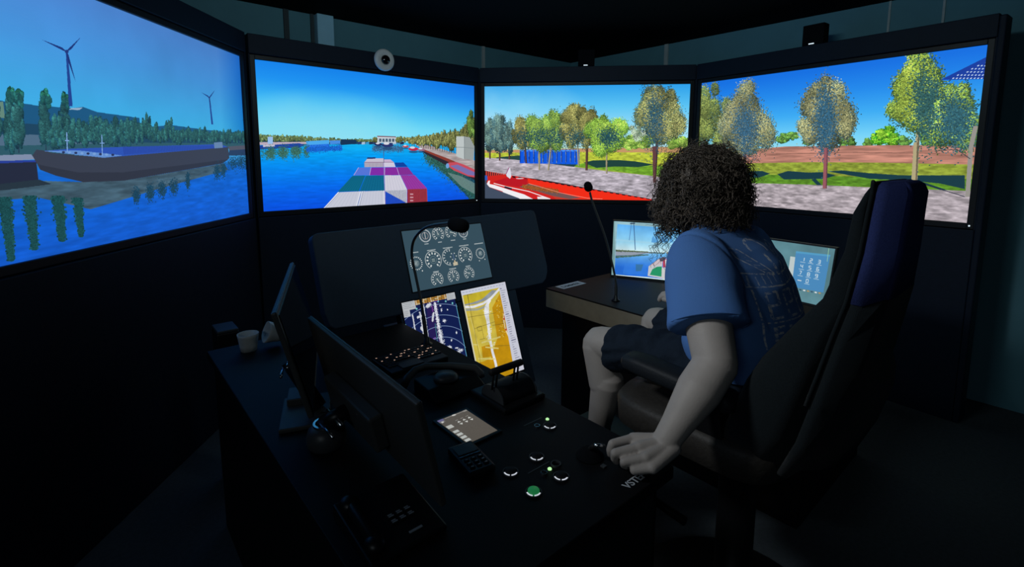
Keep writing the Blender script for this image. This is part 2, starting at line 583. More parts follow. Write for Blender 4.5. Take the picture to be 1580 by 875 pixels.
def paint_left_bank():
    """harbour bank on the port side: turbines, a moored barge, trees and their reflections"""
    c = Canvas(CW, CHH, QUADS[0])
    c.vgrad([(180, 20, (74, 130, 204)), (180, 90, (68, 144, 214)), (180, 160, (62, 166, 224)), (180, 205, (64, 180, 228)),
             (180, 238, (60, 150, 210)), (180, 262, (20, 100, 200)), (180, 300, (16, 96, 205)), (180, 345, (18, 92, 205)), (180, 400, (20, 84, 190))])
    f = c.fbm(5, 4)
    u = np.linspace(0, 1, c.w)[None, :, None]
    ysky = int(c.m((180, 215))[0, 1])
    c.a[:ysky] *= 1 + 0.10 * (f[:ysky, :, None] - 0.5)
    c.a[:ysky] *= 1 - np.clip((u - 0.86) / 0.14, 0, 1) * np.array([0.62, 0.26, 0.10])
    w = c.fbm(24, 3, asp=5)
    c.a[ysky:] *= 1 + 0.22 * (w[ysky:, :, None] - 0.5)
    # long shed roofs behind the trees
    c.poly([(-80, 150), (0, 155), (10, 157), (60, 163), (112, 167), (128, 165), (150, 173), (215, 182), (217, 197), (265, 193), (300, 198), (340, 203), (380, 208), (384, 226), (-80, 238)], (24, 84, 128))
    c.poly([(-90, 156), (5, 157), (8, 182), (-90, 184)], (120, 150, 120))
    c.poly([(110, 167), (128, 166), (122, 170), (106, 169)], (150, 175, 200))
    c.poly([(-80, 186), (215, 198), (384, 214), (384, 226), (-80, 238)], (26, 58, 82))
    c.poly([(-80, 206), (60, 208), (180, 212), (180, 222), (60, 226), (-80, 226)], (92, 112, 132))
    c.poly([(-80, 226), (60, 224), (200, 220), (384, 221), (384, 228), (60, 241), (-80, 244)], (48, 86, 92))
    for x, top, rx in ((-45, 140, 12), (-12, 150, 11), (16, 132, 8), (28, 136, 8), (70, 138, 9), (100, 140, 9)):
        c.tree((x, (top + 226) / 2 + 12), rx * 1.25, (226 - top) / 2 - 4, 1500, (24, 66, 74), (32, 82, 82), (46, 98, 88), 3.2, (x + 1, 236), 1.4, (45, 60, 75), lobes=6)
        c.tree((x - 1, top + 12), rx * 0.5, 14, 380, (20, 72, 72), (28, 88, 78), (36, 100, 84), 3.0, lobes=3)
        c.tree((x + rx * 0.55, top + 17), rx * 0.4, 12, 260, (20, 72, 72), (28, 88, 78), (36, 100, 84), 3.0, lobes=3)
    for x in np.arange(84, 215, 9.5):
        t = 178 + 6 * rng.random()
        c.tree((x + 3 * rng.random(), (t + 228) / 2), 9, (228 - t) / 2, 700, (26, 66, 78), (34, 84, 88), (48, 104, 92), 3.0, lobes=5)
    for x in np.arange(205, 384, 5.2):
        t = (177 if x < 272 and rng.random() > 0.3 else 193) + 6 * rng.random() + (x - 280) * 0.05 * (x > 280)
        c.tree((x, (t + 222) / 2), 4.5, (222 - t) / 2, 260, (22, 62, 72), (34, 82, 82), (50, 106, 90), 2.6, lobes=3)
    land = c.region([(-160, 120), (384, 185), (384, 232), (-160, 250)])
    sky_like = (c.a[..., 2] > 0.70) & (c.a[..., 1] > 0.48)
    land &= ~sky_like
    c.a[land] = c.a[land] * 0.72 + np.array((42, 92, 128), np.float32) / 255 * 0.28
    # turbines
    for hub, base, tips, wd in (((103, 79.5), (109, 164), ((64, 61), (125, 57), (117, 127)), 3.4), ((323, 150.5), (327.5, 192), ((310.5, 142.5), (331.5, 139), (326, 166)), 1.7)):
        c.poly([(hub[0] - wd * 0.45, hub[1]), (hub[0] + wd * 0.45, hub[1]), (base[0] + wd * 0.9, base[1]), (base[0] - wd * 0.8, base[1])], (34, 66, 142))
        for t in tips:
            d = np.array(t) - np.array(hub)
            n = np.array([-d[1], d[0]]) / np.hypot(*d)
            c.poly([hub, np.array(hub) + d * 0.22 + n * wd * 0.75, t, np.array(hub) + d * 0.12 - n * wd * 0.35], (30, 52, 118))
        c.ell(hub, wd * 0.9, wd * 0.8, (36, 58, 124))
    # quay edge and the barge
    c.poly([(-80, 242), (48, 238), (54, 246), (0, 249), (-80, 252)], (126, 140, 168))
    c.poly([(-80, 250), (54, 247), (60, 252), (-80, 258)], (40, 62, 150))
    c.poly([(-80, 255), (56, 250), (60, 282), (0, 286), (-80, 290)], (36, 42, 62))
    c.poly([(50, 240), (56, 231), (66, 232), (80, 236), (160, 243), (352, 227), (354, 244), (344, 252), (190, 279), (128, 281), (86, 271), (62, 262)], (56, 62, 78))
    c.poly([(62, 262), (86, 271), (128, 281), (190, 279), (344, 252), (352, 246), (190, 266), (120, 266), (60, 254)], (47, 52, 66))
    c.poly([(66, 233), (160, 243.5), (352, 227), (340, 222.5), (180, 227), (110, 229.5)], (44, 82, 178))
    c.poly([(66, 233), (160, 243.5), (190, 240), (120, 232)], (96, 140, 205))
    for k in range(9):
        x = 98 + 9.5 * k
        c.ell((x, 235 + 0.5 * k), 2.4, 1.8, (120, 160, 215) if k % 2 else (40, 50, 90))
    for x in np.arange(190, 345, 2.5):
        c.poly([(x, 226 - (x - 190) * 0.012), (x + 1.6, 226 - (x - 190) * 0.012), (x + 3, 238.5 - (x - 190) * 0.065), (x + 1.2, 238.5 - (x - 190) * 0.065)], (36, 60, 150), 0.6)
    for x, y0, y1 in ((103, 204, 234), (157, 208, 241)):
        c.line([(x, y0), (x + 1, y1)], 1.5, (125, 165, 220))
        c.line([(x - 3, y0 + 13), (x + 4, y0 + 13)], 1.2, (125, 165, 220))
    c.poly([(330, 220), (343, 219), (344, 228), (331, 229)], (100, 130, 170))
    c.poly([(352, 226), (384, 224), (384, 232), (354, 233)], (80, 84, 100))
    c.poly([(354, 232), (384, 230), (384, 240), (352, 240)], (40, 62, 96))
    # reflections
    P = [(-80, 290), (0, 286), (60, 279), (128, 281), (190, 279), (346, 252), (352, 262), (250, 290), (140, 323), (60, 305), (0, 309), (-80, 318)]
    c.poly(P, (64, 90, 106))
    c.shade(P, w, 0.5)
    c.poly([(-80, 288), (0, 284), (60, 277), (80, 284), (20, 292), (-80, 300)], (38, 52, 64))
    for x, y0, y1, wd in ((-40, 300, 420, 13), (10, 305, 402, 8), (48, 303, 385, 8), (92, 303, 372, 8), (122, 306, 365, 5.5)):
        n = 2600
        t = rng.random(n)
        px = x + (y0 + t * (y1 - y0) - 330) * 0.10 + wd * (1 - 0.55 * t) * rng.standard_normal(n) * 0.55
        c.dots(np.c_[px, y0 + t * (y1 - y0)], np.array([[26, 74, 78]]) * (0.75 + 0.5 * rng.random((n, 1))), 2.6)
    for x, y, wd in ((210, 302, 5), (232, 297, 6), (250, 293, 7), (268, 288, 7), (290, 279, 3), (335, 266, 5), (345, 262, 4), (360, 252, 8), (372, 250, 7), (381, 250, 5)):
        n = 320
        c.dots(np.c_[x + wd * 0.5 * rng.standard_normal(n), y + 5.5 * rng.standard_normal(n)], np.array([[26, 66, 88]]) * (0.8 + 0.4 * rng.random((n, 1))), 2.2)
    return c


def paint_channel():
    """the harbour channel over the ship's container deck"""
    c = Canvas(CW, CHH, QUADS[1])
    c.vgrad([(560, 105, (16, 124, 232)), (560, 135, (28, 146, 240)), (560, 165, (66, 188, 245)), (560, 195, (112, 218, 247)), (560, 217, (134, 226, 246)),
             (560, 221, (20, 180, 238)), (560, 240, (4, 156, 240)), (560, 265, (4, 128, 238)), (560, 290, (6, 100, 232)), (560, 318, (8, 78, 220))])
    f = c.fbm(4, 5)
    X, Y = np.meshgrid(np.linspace(0, 1, c.w), np.linspace(0, 1, c.h))
    ys = int(c.m((560, 219))[0, 1])
    cl = np.clip(1 - ((X - 0.28) / 0.42) ** 2 - ((Y - 0.42) / 0.28) ** 2, 0, 1) * (0.35 + 0.65 * f)
    cl[ys:] = 0
    c.a += (np.array([150, 222, 240]) / 255 - c.a) * (cl * 0.80)[..., None]
    edge = np.clip((X - 0.55) / 0.45, 0, 1) * np.clip(1 - Y / 0.6, 0, 1)
    c.a *= 1 - 0.28 * edge[..., None] * np.array([1, 0.5, 0.12])
    w = c.fbm(26, 3, asp=6)
    c.a[ys:] *= 1 + 0.16 * (w[ys:, :, None] - 0.5)
    # far bank, left
    c.poly([(396, 214), (470, 216), (540, 218), (620, 219), (620, 222), (396, 224)], (30, 74, 100))
    for x in np.arange(396, 624, 2.6):
        t = 205 + (x - 396) * 0.06 + 3.5 * rng.random()
        if 526 < x < 574:
            t = 214.5 + rng.random()
        c.tree((x, (t + 219) / 2), 2.6, (219 - t) / 2 + 0.5, 240, (30, 62, 54), (62, 96, 66), (118, 140, 92), 1.8, lobes=3)
    c.poly([(396, 219.5), (480, 219), (480, 222), (396, 224)], (186, 170, 186))
    c.poly([(413, 211), (421, 211), (421, 222), (413, 222)], (150, 190, 235))
    c.poly([(396, 225), (462, 221), (470, 224), (462, 228), (396, 231)], (28, 66, 160))
    c.poly([(406, 224), (424, 223), (424, 226), (406, 227)], (190, 190, 210))
    c.poly([(472, 218), (508, 216), (508, 228), (474, 229)], (74, 168, 236))
    c.poly([(472, 224), (508, 222), (508, 229), (474, 231)], (40, 116, 226))
    c.poly([(509, 217), (525, 216.5), (525, 222), (509, 223)], (70, 140, 225))
    c.poly([(526, 215), (550, 216), (550, 222), (526, 224)], (22, 52, 84))
    for k in range(12):
        x = 552 + 6 * k
        c.poly([(x, 219 + rng.random()), (x + 5.2, 218.6), (x + 5.4, 222.5), (x, 223)], [(38, 58, 108), (170, 190, 214), (60, 150, 200), (30, 44, 80)][k % 4])
    c.poly([(582, 209.5), (611, 210.5), (611, 220.5), (582, 220.5)], (196, 206, 214))
    c.poly([(582, 209.5), (611, 210.5), (611, 212), (582, 211)], (120, 60, 74))
    for k in range(5):
        c.poly([(585 + 5 * k, 214), (588.5 + 5 * k, 214), (588.5 + 5 * k, 219), (585 + 5 * k, 219)], (70, 90, 110))
    for x in (578, 580, 613, 616, 619, 624, 629):
        c.tree((x, 215), 3.2, 5, 260, (46, 56, 38), (88, 100, 56), (128, 134, 80), 1.8, lobes=3)
    # reflections on the left
    for x in np.arange(404, 476, 1.4):
        n = 90
        dens = 0.5 + 0.5 * math.sin(x * 0.32)
        k = int(n * dens) + 4
        c.dots(np.c_[x + rng.standard_normal(k), 237 - (x - 404) * 0.06 + 4.5 * rng.standard_normal(k)], np.array([[56, 104, 92]]) * (0.7 + 0.6 * rng.random((k, 1))), 2.0, 0.8)
    for x in np.arange(474, 528, 1.5):
        k = 40
        c.dots(np.c_[x + rng.standard_normal(k), 231 - (x - 474) * 0.05 + 2.2 * rng.standard_normal(k)], np.array([[24, 96, 200]]) * (0.8 + 0.4 * rng.random((k, 1))), 1.8)
    for x in np.arange(576, 622, 1.5):
        k = 44
        c.dots(np.c_[x + rng.standard_normal(k), 229 + 2.8 * rng.standard_normal(k)], np.array([[54, 92, 130]]) * (0.7 + 0.7 * rng.random((k, 1))), 1.8)
    # starboard quay, trees, wall and its reflection
    c.poly([(648, 229), (690, 246), (732, 268), (733, 318), (718, 300), (700, 282), (676, 258)], (24, 70, 96))
    n = 5200
    t = rng.random(n)
    c.dots(np.c_[660 + 75 * t + 4 * rng.standard_normal(n), 240 + 62 * t ** 1.2 + 5.5 * rng.standard_normal(n)], np.array([[44, 92, 84]]) * (0.6 + 0.8 * rng.random((n, 1))), 2.4)
    c.poly([(690, 266), (712, 272), (733, 283), (733, 300), (712, 288)], (116, 140, 138), 0.75)
    c.poly([(640, 222), (662, 224), (700, 236), (733, 248), (733, 263), (692, 245), (650, 229)], (172, 160, 160))
    c.shade([(640, 222), (662, 224), (700, 236), (733, 248), (733, 263), (692, 245), (650, 229)], w, 0.4)
    c.poly([(650, 229), (692, 245), (733, 263), (733, 269), (690, 249), (650, 231.5)], (136, 58, 48))
    c.poly([(650, 231.5), (690, 249), (733, 269), (733, 278), (690, 256), (652, 235)], (44, 38, 48))
    for x in np.arange(700, 733, 1.8):
        c.line([(x, 248.5 + (x - 700) * 0.44), (x, 253.5 + (x - 700) * 0.46)], 0.7, (74, 32, 34))
    for i, x in enumerate(np.arange(632, 736, 3.6)):
        t = (x - 632) / 100
        top = 212 - 18 * t - (14 * max(0, t - 0.8) / 0.2)
        bas = 222 + 15 * t
        c.tree((x, (top + bas) / 2), 2.8 + 4 * t, (bas - top) / 2, 420 + int(500 * t), (52, 62, 40), (96, 106, 58), (146, 148, 88), 2.2, (x, bas + 3 + 2 * t), 0.7 + 0.6 * t, (90, 74, 60), lobes=5)
    c.tree((727, 194), 9, 20, 1500, (40, 70, 44), (74, 110, 54), (116, 150, 70), 2.4, lobes=6)
    c.poly([(704, 210.5), (716, 210.5), (716, 246), (704, 241)], (188, 196, 196))
    c.poly([(716, 210.5), (725, 212), (732, 226), (731, 247), (716, 245)], (150, 158, 158))
    c.line([(704, 227), (716, 227.5), (731, 229)], 0.8, (120, 130, 135))
    c.line([(716.5, 210), (716.5, 245)], 0.7, (110, 118, 122))
    # moored boats
    for x, y, s, col in ((626, 226, 5, (190, 70, 80)), (638, 230, 8, (190, 40, 70)), (650, 231, 6, (150, 110, 130)), (598, 224, 9, (40, 52, 110)), (584, 223, 6, (30, 44, 96))):
        c.ell((x, y), s, s * 0.34, col)
        c.ell((x - s * 0.2, y - s * 0.28), s * 0.5, s * 0.22, (214, 216, 226))
        c.ell((x, y + s * 0.55), s * 0.9, s * 0.25, (36, 70, 110), 0.7)
    c.poly([(688, 254), (692, 251), (704, 250), (716, 254), (733, 262), (733, 274), (722, 272), (700, 263)], (196, 76, 92))
    c.poly([(694, 256), (706, 254), (733, 266), (733, 271), (722, 270)], (120, 110, 170))
    c.ell((690.5, 256), 2.6, 4, (110, 160, 215))
    # containers
    q = crop(480, 190, 6.077)
    wht, wh2 = (196, 199, 214), (176, 182, 200)
    P = lambda pts, col: c.poly(q(*pts), col)
    P(((95, 830), (250, 648), (470, 640), (425, 830)), wht)
    P(((438, 830), (472, 640), (692, 632), (694, 830)), wht)
    for a, b in (((260, 648), (120, 800)), ((462, 642), (420, 790)), ((480, 640), (440, 790)), ((684, 634), (688, 790))):
        c.line(q(a, b), 1.4, (222, 226, 236))
        c.line(q((a[0] + 9, a[1]), (b[0] + 11, b[1])), 0.6, (130, 138, 160))
    for k in range(1, 8):
        c.line(q((260 + 24 * k, 650), (130 + 37 * k, 790)), 0.4, wh2)
        c.line(q((484 + 25 * k, 642), (445 + 31 * k, 790)), 0.4, wh2)
    P(((250, 644), (388, 495), (508, 493), (448, 638)), (14, 104, 134))
    P(((455, 638), (513, 493), (685, 491), (690, 632)), (14, 102, 138))
    for k in range(1, 9):
        c.line(q((250 + 23 * k, 642), (388 + 13.5 * k, 495)), 0.5, (6, 86, 118))
        c.line(q((455 + 27 * k, 637), (513 + 19.5 * k, 493)), 0.5, (6, 84, 120))
    P(((690, 490), (836, 489), (899, 622), (694, 633)), (206, 204, 218))
    for k in range(1, 7):
        c.line(q((690 + 21 * k, 490), (694 + 29 * k, 630)), 0.5, (182, 182, 200))
    P(((694, 633), (899, 622), (899, 760), (696, 780)), (192, 194, 206))
    for k in range(14):
        x = 702 + 14.2 * k
        c.line(q((x, 634 - 0.4 * k), (x, 775)), 0.75, (112, 118, 140))
    P(((696, 640), (890, 748), (899, 775), (696, 780)), (34, 78, 196))
    for k in range(13):
        x = 704 + 14.5 * k
        c.line(q((x, 650 + 7 * k), (x, 775)), 0.6, (24, 58, 160))
    P(((838, 489), (970, 487), (1086, 612), (902, 622)), (150, 56, 158))
    for k in range(1, 7):
        c.line(q((838 + 19 * k, 489), (902 + 26 * k, 620)), 0.5, (128, 40, 142))
    P(((902, 622), (1086, 613), (1092, 742), (902, 760)), (158, 52, 66))
    for k in range(13):
        x = 912 + 13.5 * k
        c.line(q((x, 624 - 0.4 * k), (x, 755)), 0.75, (112, 30, 48))
    for y in (660, 690, 720):
        c.poly(q((928, y), (958, y), (958, y + 12), (928, y + 14)), (210, 170, 180), 0.8)
    P(((398, 491), (446, 418), (560, 416), (546, 489)), (84, 116, 214))
    P(((550, 489), (563, 416), (686, 415), (689, 489)), (128, 44, 166))
    P(((692, 489), (693, 415), (802, 415), (824, 487)), (134, 44, 156))
    P(((828, 487), (806, 415), (906, 413), (962, 485)), (130, 46, 146))
    for x0, x1, y in ((446, 400, 2), (562, 548, 0), (690, 690, 0), (803, 826, 0)):
        c.line(q((x0, 416), (x1, 489)), 0.8, (196, 170, 216))
    P(((498, 368), (680, 366), (682, 413), (500, 414)), (176, 168, 184))
    P(((498, 368), (530, 331), (680, 330), (680, 366)), (196, 190, 206))
    P(((520, 336), (530, 321), (606, 321), (600, 334)), (28, 50, 110))
    P(((683, 366), (683, 340), (742, 340), (775, 366)), (196, 176, 206))
    P(((683, 368), (776, 367), (792, 412), (684, 413)), (206, 200, 220))
    P(((782, 371), (866, 369), (908, 411), (796, 412)), (16, 66, 158))
    for k in range(12):
        c.line(q((504 + 15 * k, 370), (505 + 15 * k, 412)), 0.4, (140, 134, 156))
    c.line(q((498, 367), (776, 366)), 0.8, (140, 110, 140))
    c.line(q((680, 265), (682, 372)), 0.9, (70, 80, 110))
    c.line(q((680, 372), (684, 490), (690, 632), (697, 770)), 0.9, (150, 130, 190))
    return c


def paint_quay():
    """the starboard quay: red barge, pavement, blue barrels, trees"""
    c = Canvas(CW, CHH, QUADS[2])
    c.vgrad([(905, 132, (46, 160, 234)), (905, 165, (92, 196, 244)), (905, 195, (150, 220, 248)), (905, 225, (186, 232, 244)), (905, 240, (150, 170, 60)), (905, 312, (150, 170, 60))])
    X, Y = np.meshgrid(np.linspace(0, 1, c.w), np.linspace(0, 1, c.h))
    f = c.fbm(5, 5)
    fine = c.fbm(60, 3, asp=2.5)
    ys = int(c.m((905, 228))[0, 1])
    cl = np.clip(1 - ((X - 0.05) / 0.5) ** 2 - ((Y - 0.28) / 0.4) ** 2, 0, 1) * (0.3 + 0.7 * f)
    cl[ys:] = 0
    c.a += (np.array([200, 236, 250]) / 255 - c.a) * (cl * 0.7)[..., None]
    c.poly([(745, 232), (1070, 226), (1070, 240), (745, 242)], (196, 150, 104))
    # distant bushes
    for x, y, r in ((960, 222, 10), (975, 221, 12), (990, 223, 9), (1040, 222, 12), (1055, 221, 13), (1000, 216, 14), (985, 212, 14)):
        c.tree((x, y), r * 1.4, r * 0.9, 700, (90, 140, 60), (130, 180, 66), (176, 212, 96), 2.6, lobes=5)
    c.tree((985, 204), 20, 14, 500, (150, 176, 150), (176, 200, 170), (190, 214, 180), 2.0, lobes=7, ragged=0.4)
    c.poly([(745, 236), (900, 234.5), (1070, 236), (1070, 272), (1002, 271), (935, 262), (850, 252), (745, 246)], (178, 190, 60))
    c.poly([(900, 252), (1070, 258), (1070, 272), (1002, 271), (935, 262), (880, 256)], (110, 160, 44))
    c.shade([(745, 236), (900, 234.5), (1070, 236), (1070, 272), (1002, 271), (935, 262), (850, 252), (745, 246)], fine, 0.5)
    c.poly([(900, 251), (915, 247.5), (955, 247), (980, 249), (1010, 254), (985, 258), (950, 257), (920, 259)], (30, 66, 60))
    c.poly([(765, 243), (800, 240), (830, 244), (800, 248), (770, 248)], (36, 70, 66))
    c.poly([(848, 253), (870, 250), (892, 252), (885, 258), (860, 258)], (34, 66, 74))
    P = [(745, 243), (790, 246), (850, 253), (935, 264), (1002, 271), (1070, 281), (1070, 320), (745, 320)]
    c.poly(P, (176, 168, 178))
    c.shade(P, c.fbm(30, 4, asp=4), 0.62)
    c.shade(P, fine, 0.3)
    # barrels
    for k in range(13):
        x = 802 + k * 7.1
        c.poly([(x, 231), (x + 6.8, 231), (x + 6.8, 252 + k * 0.15), (x, 252 + k * 0.15)], (14, 88, 224))
        c.poly([(x, 232), (x + 1.6, 232), (x + 1.6, 250), (x, 250)], (12, 58, 160))
        c.ell((x + 3.2, 232.6), 3, 1.3, (70, 150, 250))
    G = ((52, 86, 56), (98, 138, 60), (152, 188, 84))
    O = ((66, 80, 58), (118, 124, 68), (172, 168, 98))
    D = ((40, 74, 92), (66, 104, 112), (104, 134, 126))
    for x, y, rx, ry, col, tr, n in ((755, 206, 14, 26, D, (756, 245), 2600), (772, 207, 16, 27, D, (771, 248), 3000), (785, 212, 10, 24, D, (786, 246), 1600),
                                     (808, 204, 19, 28, O, (812, 252), 3600), (833, 205, 25, 31, G, (832, 262), 4600), (856, 202, 22, 33, G, (846, 263), 4200),
                                     (888, 193, 26, 36, O, (893, 256), 4600), (907, 196, 22, 34, O, (905, 263), 3600), (936, 206, 31, 33, ((74, 116, 50), (116, 162, 56), (164, 208, 84)), (936, 268), 5600)):
        c.tree((x, y), rx, ry, n, *col, 2.5, tr, 2.6 if tr[0] != 905 else 3.6, (170, 160, 128) if tr[0] in (832, 846, 936, 893) else (96, 66, 60), lobes=11)
    for x in (808, 834, 858, 890, 935, 945):
        k = 420
        c.dots(np.c_[x + 8 * rng.standard_normal(k), 212 + 8 * rng.standard_normal(k)], np.array([[34, 76, 86]]) * (0.7 + 0.6 * rng.random((k, 1))), 2.4)
    c.tree((1019, 178), 37, 52, 8200, (62, 84, 82), (108, 122, 76), (170, 168, 104), 2.5, (1010, 282), 4.2, (92, 62, 66), lobes=13, sun=(0.5, -0.3))
    k = 1700
    c.dots(np.c_[1010 + 8.5 * rng.standard_normal(k), 186 + 24 * rng.standard_normal(k)], np.array([[44, 84, 104]]) * (0.7 + 0.6 * rng.random((k, 1))), 2.5)
    c.line([(1009, 226), (1010, 282)], 4.6, (98, 64, 66))
    # quay wall and red barge
    q = crop(745, 240, 5.962)
    c.poly(q((0, 135), (210, 178), (600, 232), (1000, 306), (1540, 398), (1560, 470), (0, 470)), (40, 24, 30))
    for k in range(11):
        x = 8 + 19 * k
        c.poly(q((x, 140 + x * 0.14), (x + 11, 141 + x * 0.14), (x + 11, 190 + x * 0.05), (x, 190 + x * 0.05)), (206, 66, 56))
    c.poly(q((0, 195), (210, 175), (400, 205), (600, 245), (940, 305), (1540, 405), (1560, 480), (0, 480)), (206, 36, 30))
    for k in range(24):
        x = 215 + 56 * k
        y = 178 + (x - 210) * 0.166
        c.poly(q((x, y), (x + 30, y + 5), (x + 30, y + 19), (x, y + 14)), (24, 10, 20))
        c.poly(q((x + 30, y + 5), (x + 56, y + 9), (x + 56, y + 23), (x + 30, y + 19)), (214, 40, 34))
    c.poly(q((405, 212), (600, 248), (940, 308), (1530, 405), (1560, 480), (900, 480), (740, 340), (430, 262)), (240, 44, 22))
    c.poly(q((100, 240), (210, 205), (405, 215), (410, 262), (340, 292), (150, 262)), (186, 22, 34))
    c.poly(q((335, 290), (420, 260), (500, 275), (700, 342), (905, 390), (800, 402), (640, 372), (500, 330)), (112, 84, 84))
    c.poly(q((640, 372), (800, 402), (1000, 402), (1000, 480), (760, 480)), (196, 60, 44))
    n = 2600
    t = rng.random(n)
    c.dots(q(*np.c_[365 + 330 * t, 284 + 46 * t + 9 * rng.standard_normal(n)]), np.array([[168, 96, 42]]) * (0.5 + 0.8 * rng.random((n, 1))), 2.2, 0.5)
    c.poly(q((110, 266), (210, 290), (560, 362), (640, 400), (800, 480), (440, 480), (250, 330)), (206, 32, 34))
    c.line(q((100, 256), (220, 288), (420, 330), (620, 400)), 1.3, (244, 236, 240))
    c.line(q((420, 258), (600, 310), (720, 345), (960, 392), (1100, 400)), 0.7, (250, 150, 130))
    c.poly(q((36, 262), (52, 232), (66, 232), (62, 262), (110, 272), (250, 318), (380, 358), (470, 405), (480, 480), (300, 480), (180, 330), (60, 290)), (240, 238, 242))
    c.poly(q((0, 205), (40, 200), (36, 262), (60, 292), (180, 336), (330, 392), (460, 480), (0, 480)), (66, 78, 98))
    c.poly(q((500, 380), (560, 378), (640, 410), (640, 480), (520, 480)), (236, 228, 232))
    c.poly(q((0, 180), (40, 185), (44, 225), (0, 232)), (50, 90, 180))
    c.poly(q((215, 165), (240, 112), (252, 116), (262, 190), (250, 215), (218, 190)), (220, 220, 232))
    c.line(q((214, 170), (242, 110)), 1.1, (150, 60, 120))
    for k in range(6):
        c.ell(q((205 + 11 * k, 292 + 3 * k))[0], 1.1, 1.6, (30, 20, 40))
    c.ell(q((340, 212))[0], 6, 0.8, (230, 200, 210))
    return c


def paint_field():
    """trees, grass and the field at the right"""
    c = Canvas(CW, CHH, QUADS[3])
    c.vgrad([(1290, 105, (22, 112, 226)), (1290, 140, (36, 138, 236)), (1290, 175, (62, 172, 244)), (1290, 210, (120, 212, 248)), (1290, 228, (150, 220, 240)),
             (1290, 230, (190, 150, 136)), (1290, 254, (176, 122, 104)), (1290, 257, (150, 150, 66)), (1290, 285, (96, 140, 44)), (1290, 290, (166, 158, 166)), (1290, 335, (172, 164, 170))])
    fine = c.fbm(60, 3, asp=2.5)
    q = crop(1070, 0, 2.365)
    for x, y, r in ((330, 505, 22), (355, 495, 20), (640, 520, 18), (670, 505, 26), (712, 500, 44), (690, 490, 24), (770, 515, 22), (850, 510, 26), (900, 515, 30), (960, 500, 40), (1020, 500, 40), (420, 515, 20), (560, 515, 30)):
        p = q((x, y))[0]
        g = ((36, 110, 40), (84, 176, 36), (150, 220, 60)) if x in (712, 690, 670) else ((40, 90, 56), (70, 124, 62), (110, 160, 72))
        c.tree(p, r / 2.365 * 1.3, r / 2.365 * 0.85, 900, *g, 2.6, lobes=6)
    c.poly(q((0, 540), (220, 545), (330, 535), (700, 530), (1080, 532), (1080, 605), (700, 598), (420, 600), (200, 605), (0, 612)), (184, 128, 112))
    c.shade(q((0, 540), (220, 545), (330, 535), (700, 530), (1080, 532), (1080, 605), (700, 598), (420, 600), (200, 605), (0, 612)), c.fbm(14, 4, asp=9), 0.55)
    c.line(q((300, 562), (560, 556), (900, 560)), 1.2, (120, 84, 74), 0.7)
    c.poly(q((0, 600), (190, 596), (420, 592), (700, 594), (1080, 602), (1080, 700), (820, 690), (600, 682), (420, 674), (200, 668), (0, 664)), (140, 156, 56))
    c.poly(q((0, 640), (200, 636), (600, 645), (1080, 655), (1080, 700), (820, 690), (420, 674), (0, 664)), (92, 142, 40))
    c.shade(q((0, 600), (190, 596), (420, 592), (700, 594), (1080, 602), (1080, 700), (820, 690), (600, 682), (420, 674), (200, 668), (0, 664)), fine, 0.55)
    for pts in (((200, 625), (250, 624), (280, 634), (240, 648), (200, 650)), ((306, 636), (345, 624), (420, 630), (470, 628), (520, 640), (480, 652), (400, 654), (330, 655)),
                ((490, 626), (540, 622), (640, 632), (760, 640), (880, 640), (990, 640), (990, 690), (900, 670), (800, 660), (640, 652)), ((430, 655), (445, 652), (480, 688), (465, 690)), ((800, 660), (830, 662), (990, 715), (975, 718))):
        c.poly(q(*pts), (26, 60, 70))
    P = q((0, 664), (200, 668), (420, 674), (600, 682), (820, 690), (1080, 700), (1080, 860), (0, 860))
    c.poly(P, (170, 160, 166))
    c.shade(P, c.fbm(34, 4, asp=4), 0.6)
    c.shade(P, fine, 0.3)
    c.line(q((800, 660), (990, 718)), 1.0, (40, 46, 62))
    A = ((70, 96, 100), (118, 126, 92), (166, 164, 116))
    Gt = ((58, 92, 66), (106, 138, 60), (170, 196, 80))
    c.tree(q((70, 440))[0], 34, 58, 5200, (66, 92, 76), (104, 124, 66), (150, 164, 86), 2.5, lobes=11)
    c.tree(q((190, 440))[0], 46, 62, 8200, *A, 2.5, q((185, 680))[0], 5.0, (128, 84, 88), lobes=13, ragged=0.26)
    k = 2300
    c.dots(np.c_[q((190, 470))[0][0] + 11 * rng.standard_normal(k), q((190, 470))[0][1] + 20 * rng.standard_normal(k)], np.array([[56, 96, 122]]) * (0.7 + 0.6 * rng.random((k, 1))), 2.5)
    c.tree(q((490, 425))[0], 50, 62, 8800, *A, 2.5, q((478, 688))[0], 5.6, (150, 92, 100), lobes=13, ragged=0.26)
    c.dots(np.c_[q((480, 440))[0][0] + 9 * rng.standard_normal(k), q((480, 440))[0][1] + 26 * rng.standard_normal(k)], np.array([[52, 96, 122]]) * (0.7 + 0.6 * rng.random((k, 1))), 2.5)
    c.line(q((484, 540), (478, 688)), 6.0, (150, 88, 96))
    c.line(q((489, 540), (485, 688)), 1.6, (96, 58, 70))
    c.tree(q((835, 360))[0], 56, 68, 9800, *Gt, 2.5, q((808, 672))[0], 5.4, (176, 164, 128), lobes=14, ragged=0.26)
    c.dots(np.c_[q((850, 380))[0][0] + 12 * rng.standard_normal(k), q((850, 380))[0][1] + 30 * rng.standard_normal(k)], np.array([[50, 92, 92]]) * (0.7 + 0.6 * rng.random((k, 1))), 2.5)
    c.line(q((812, 520), (803, 672)), 6.0, (178, 166, 128))
    c.line(q((818, 520), (812, 672)), 1.6, (110, 98, 80))
    c.tree(q((965, 420))[0], 40, 52, 6600, (50, 90, 92), (92, 130, 70), (150, 184, 84), 2.5, lobes=11)
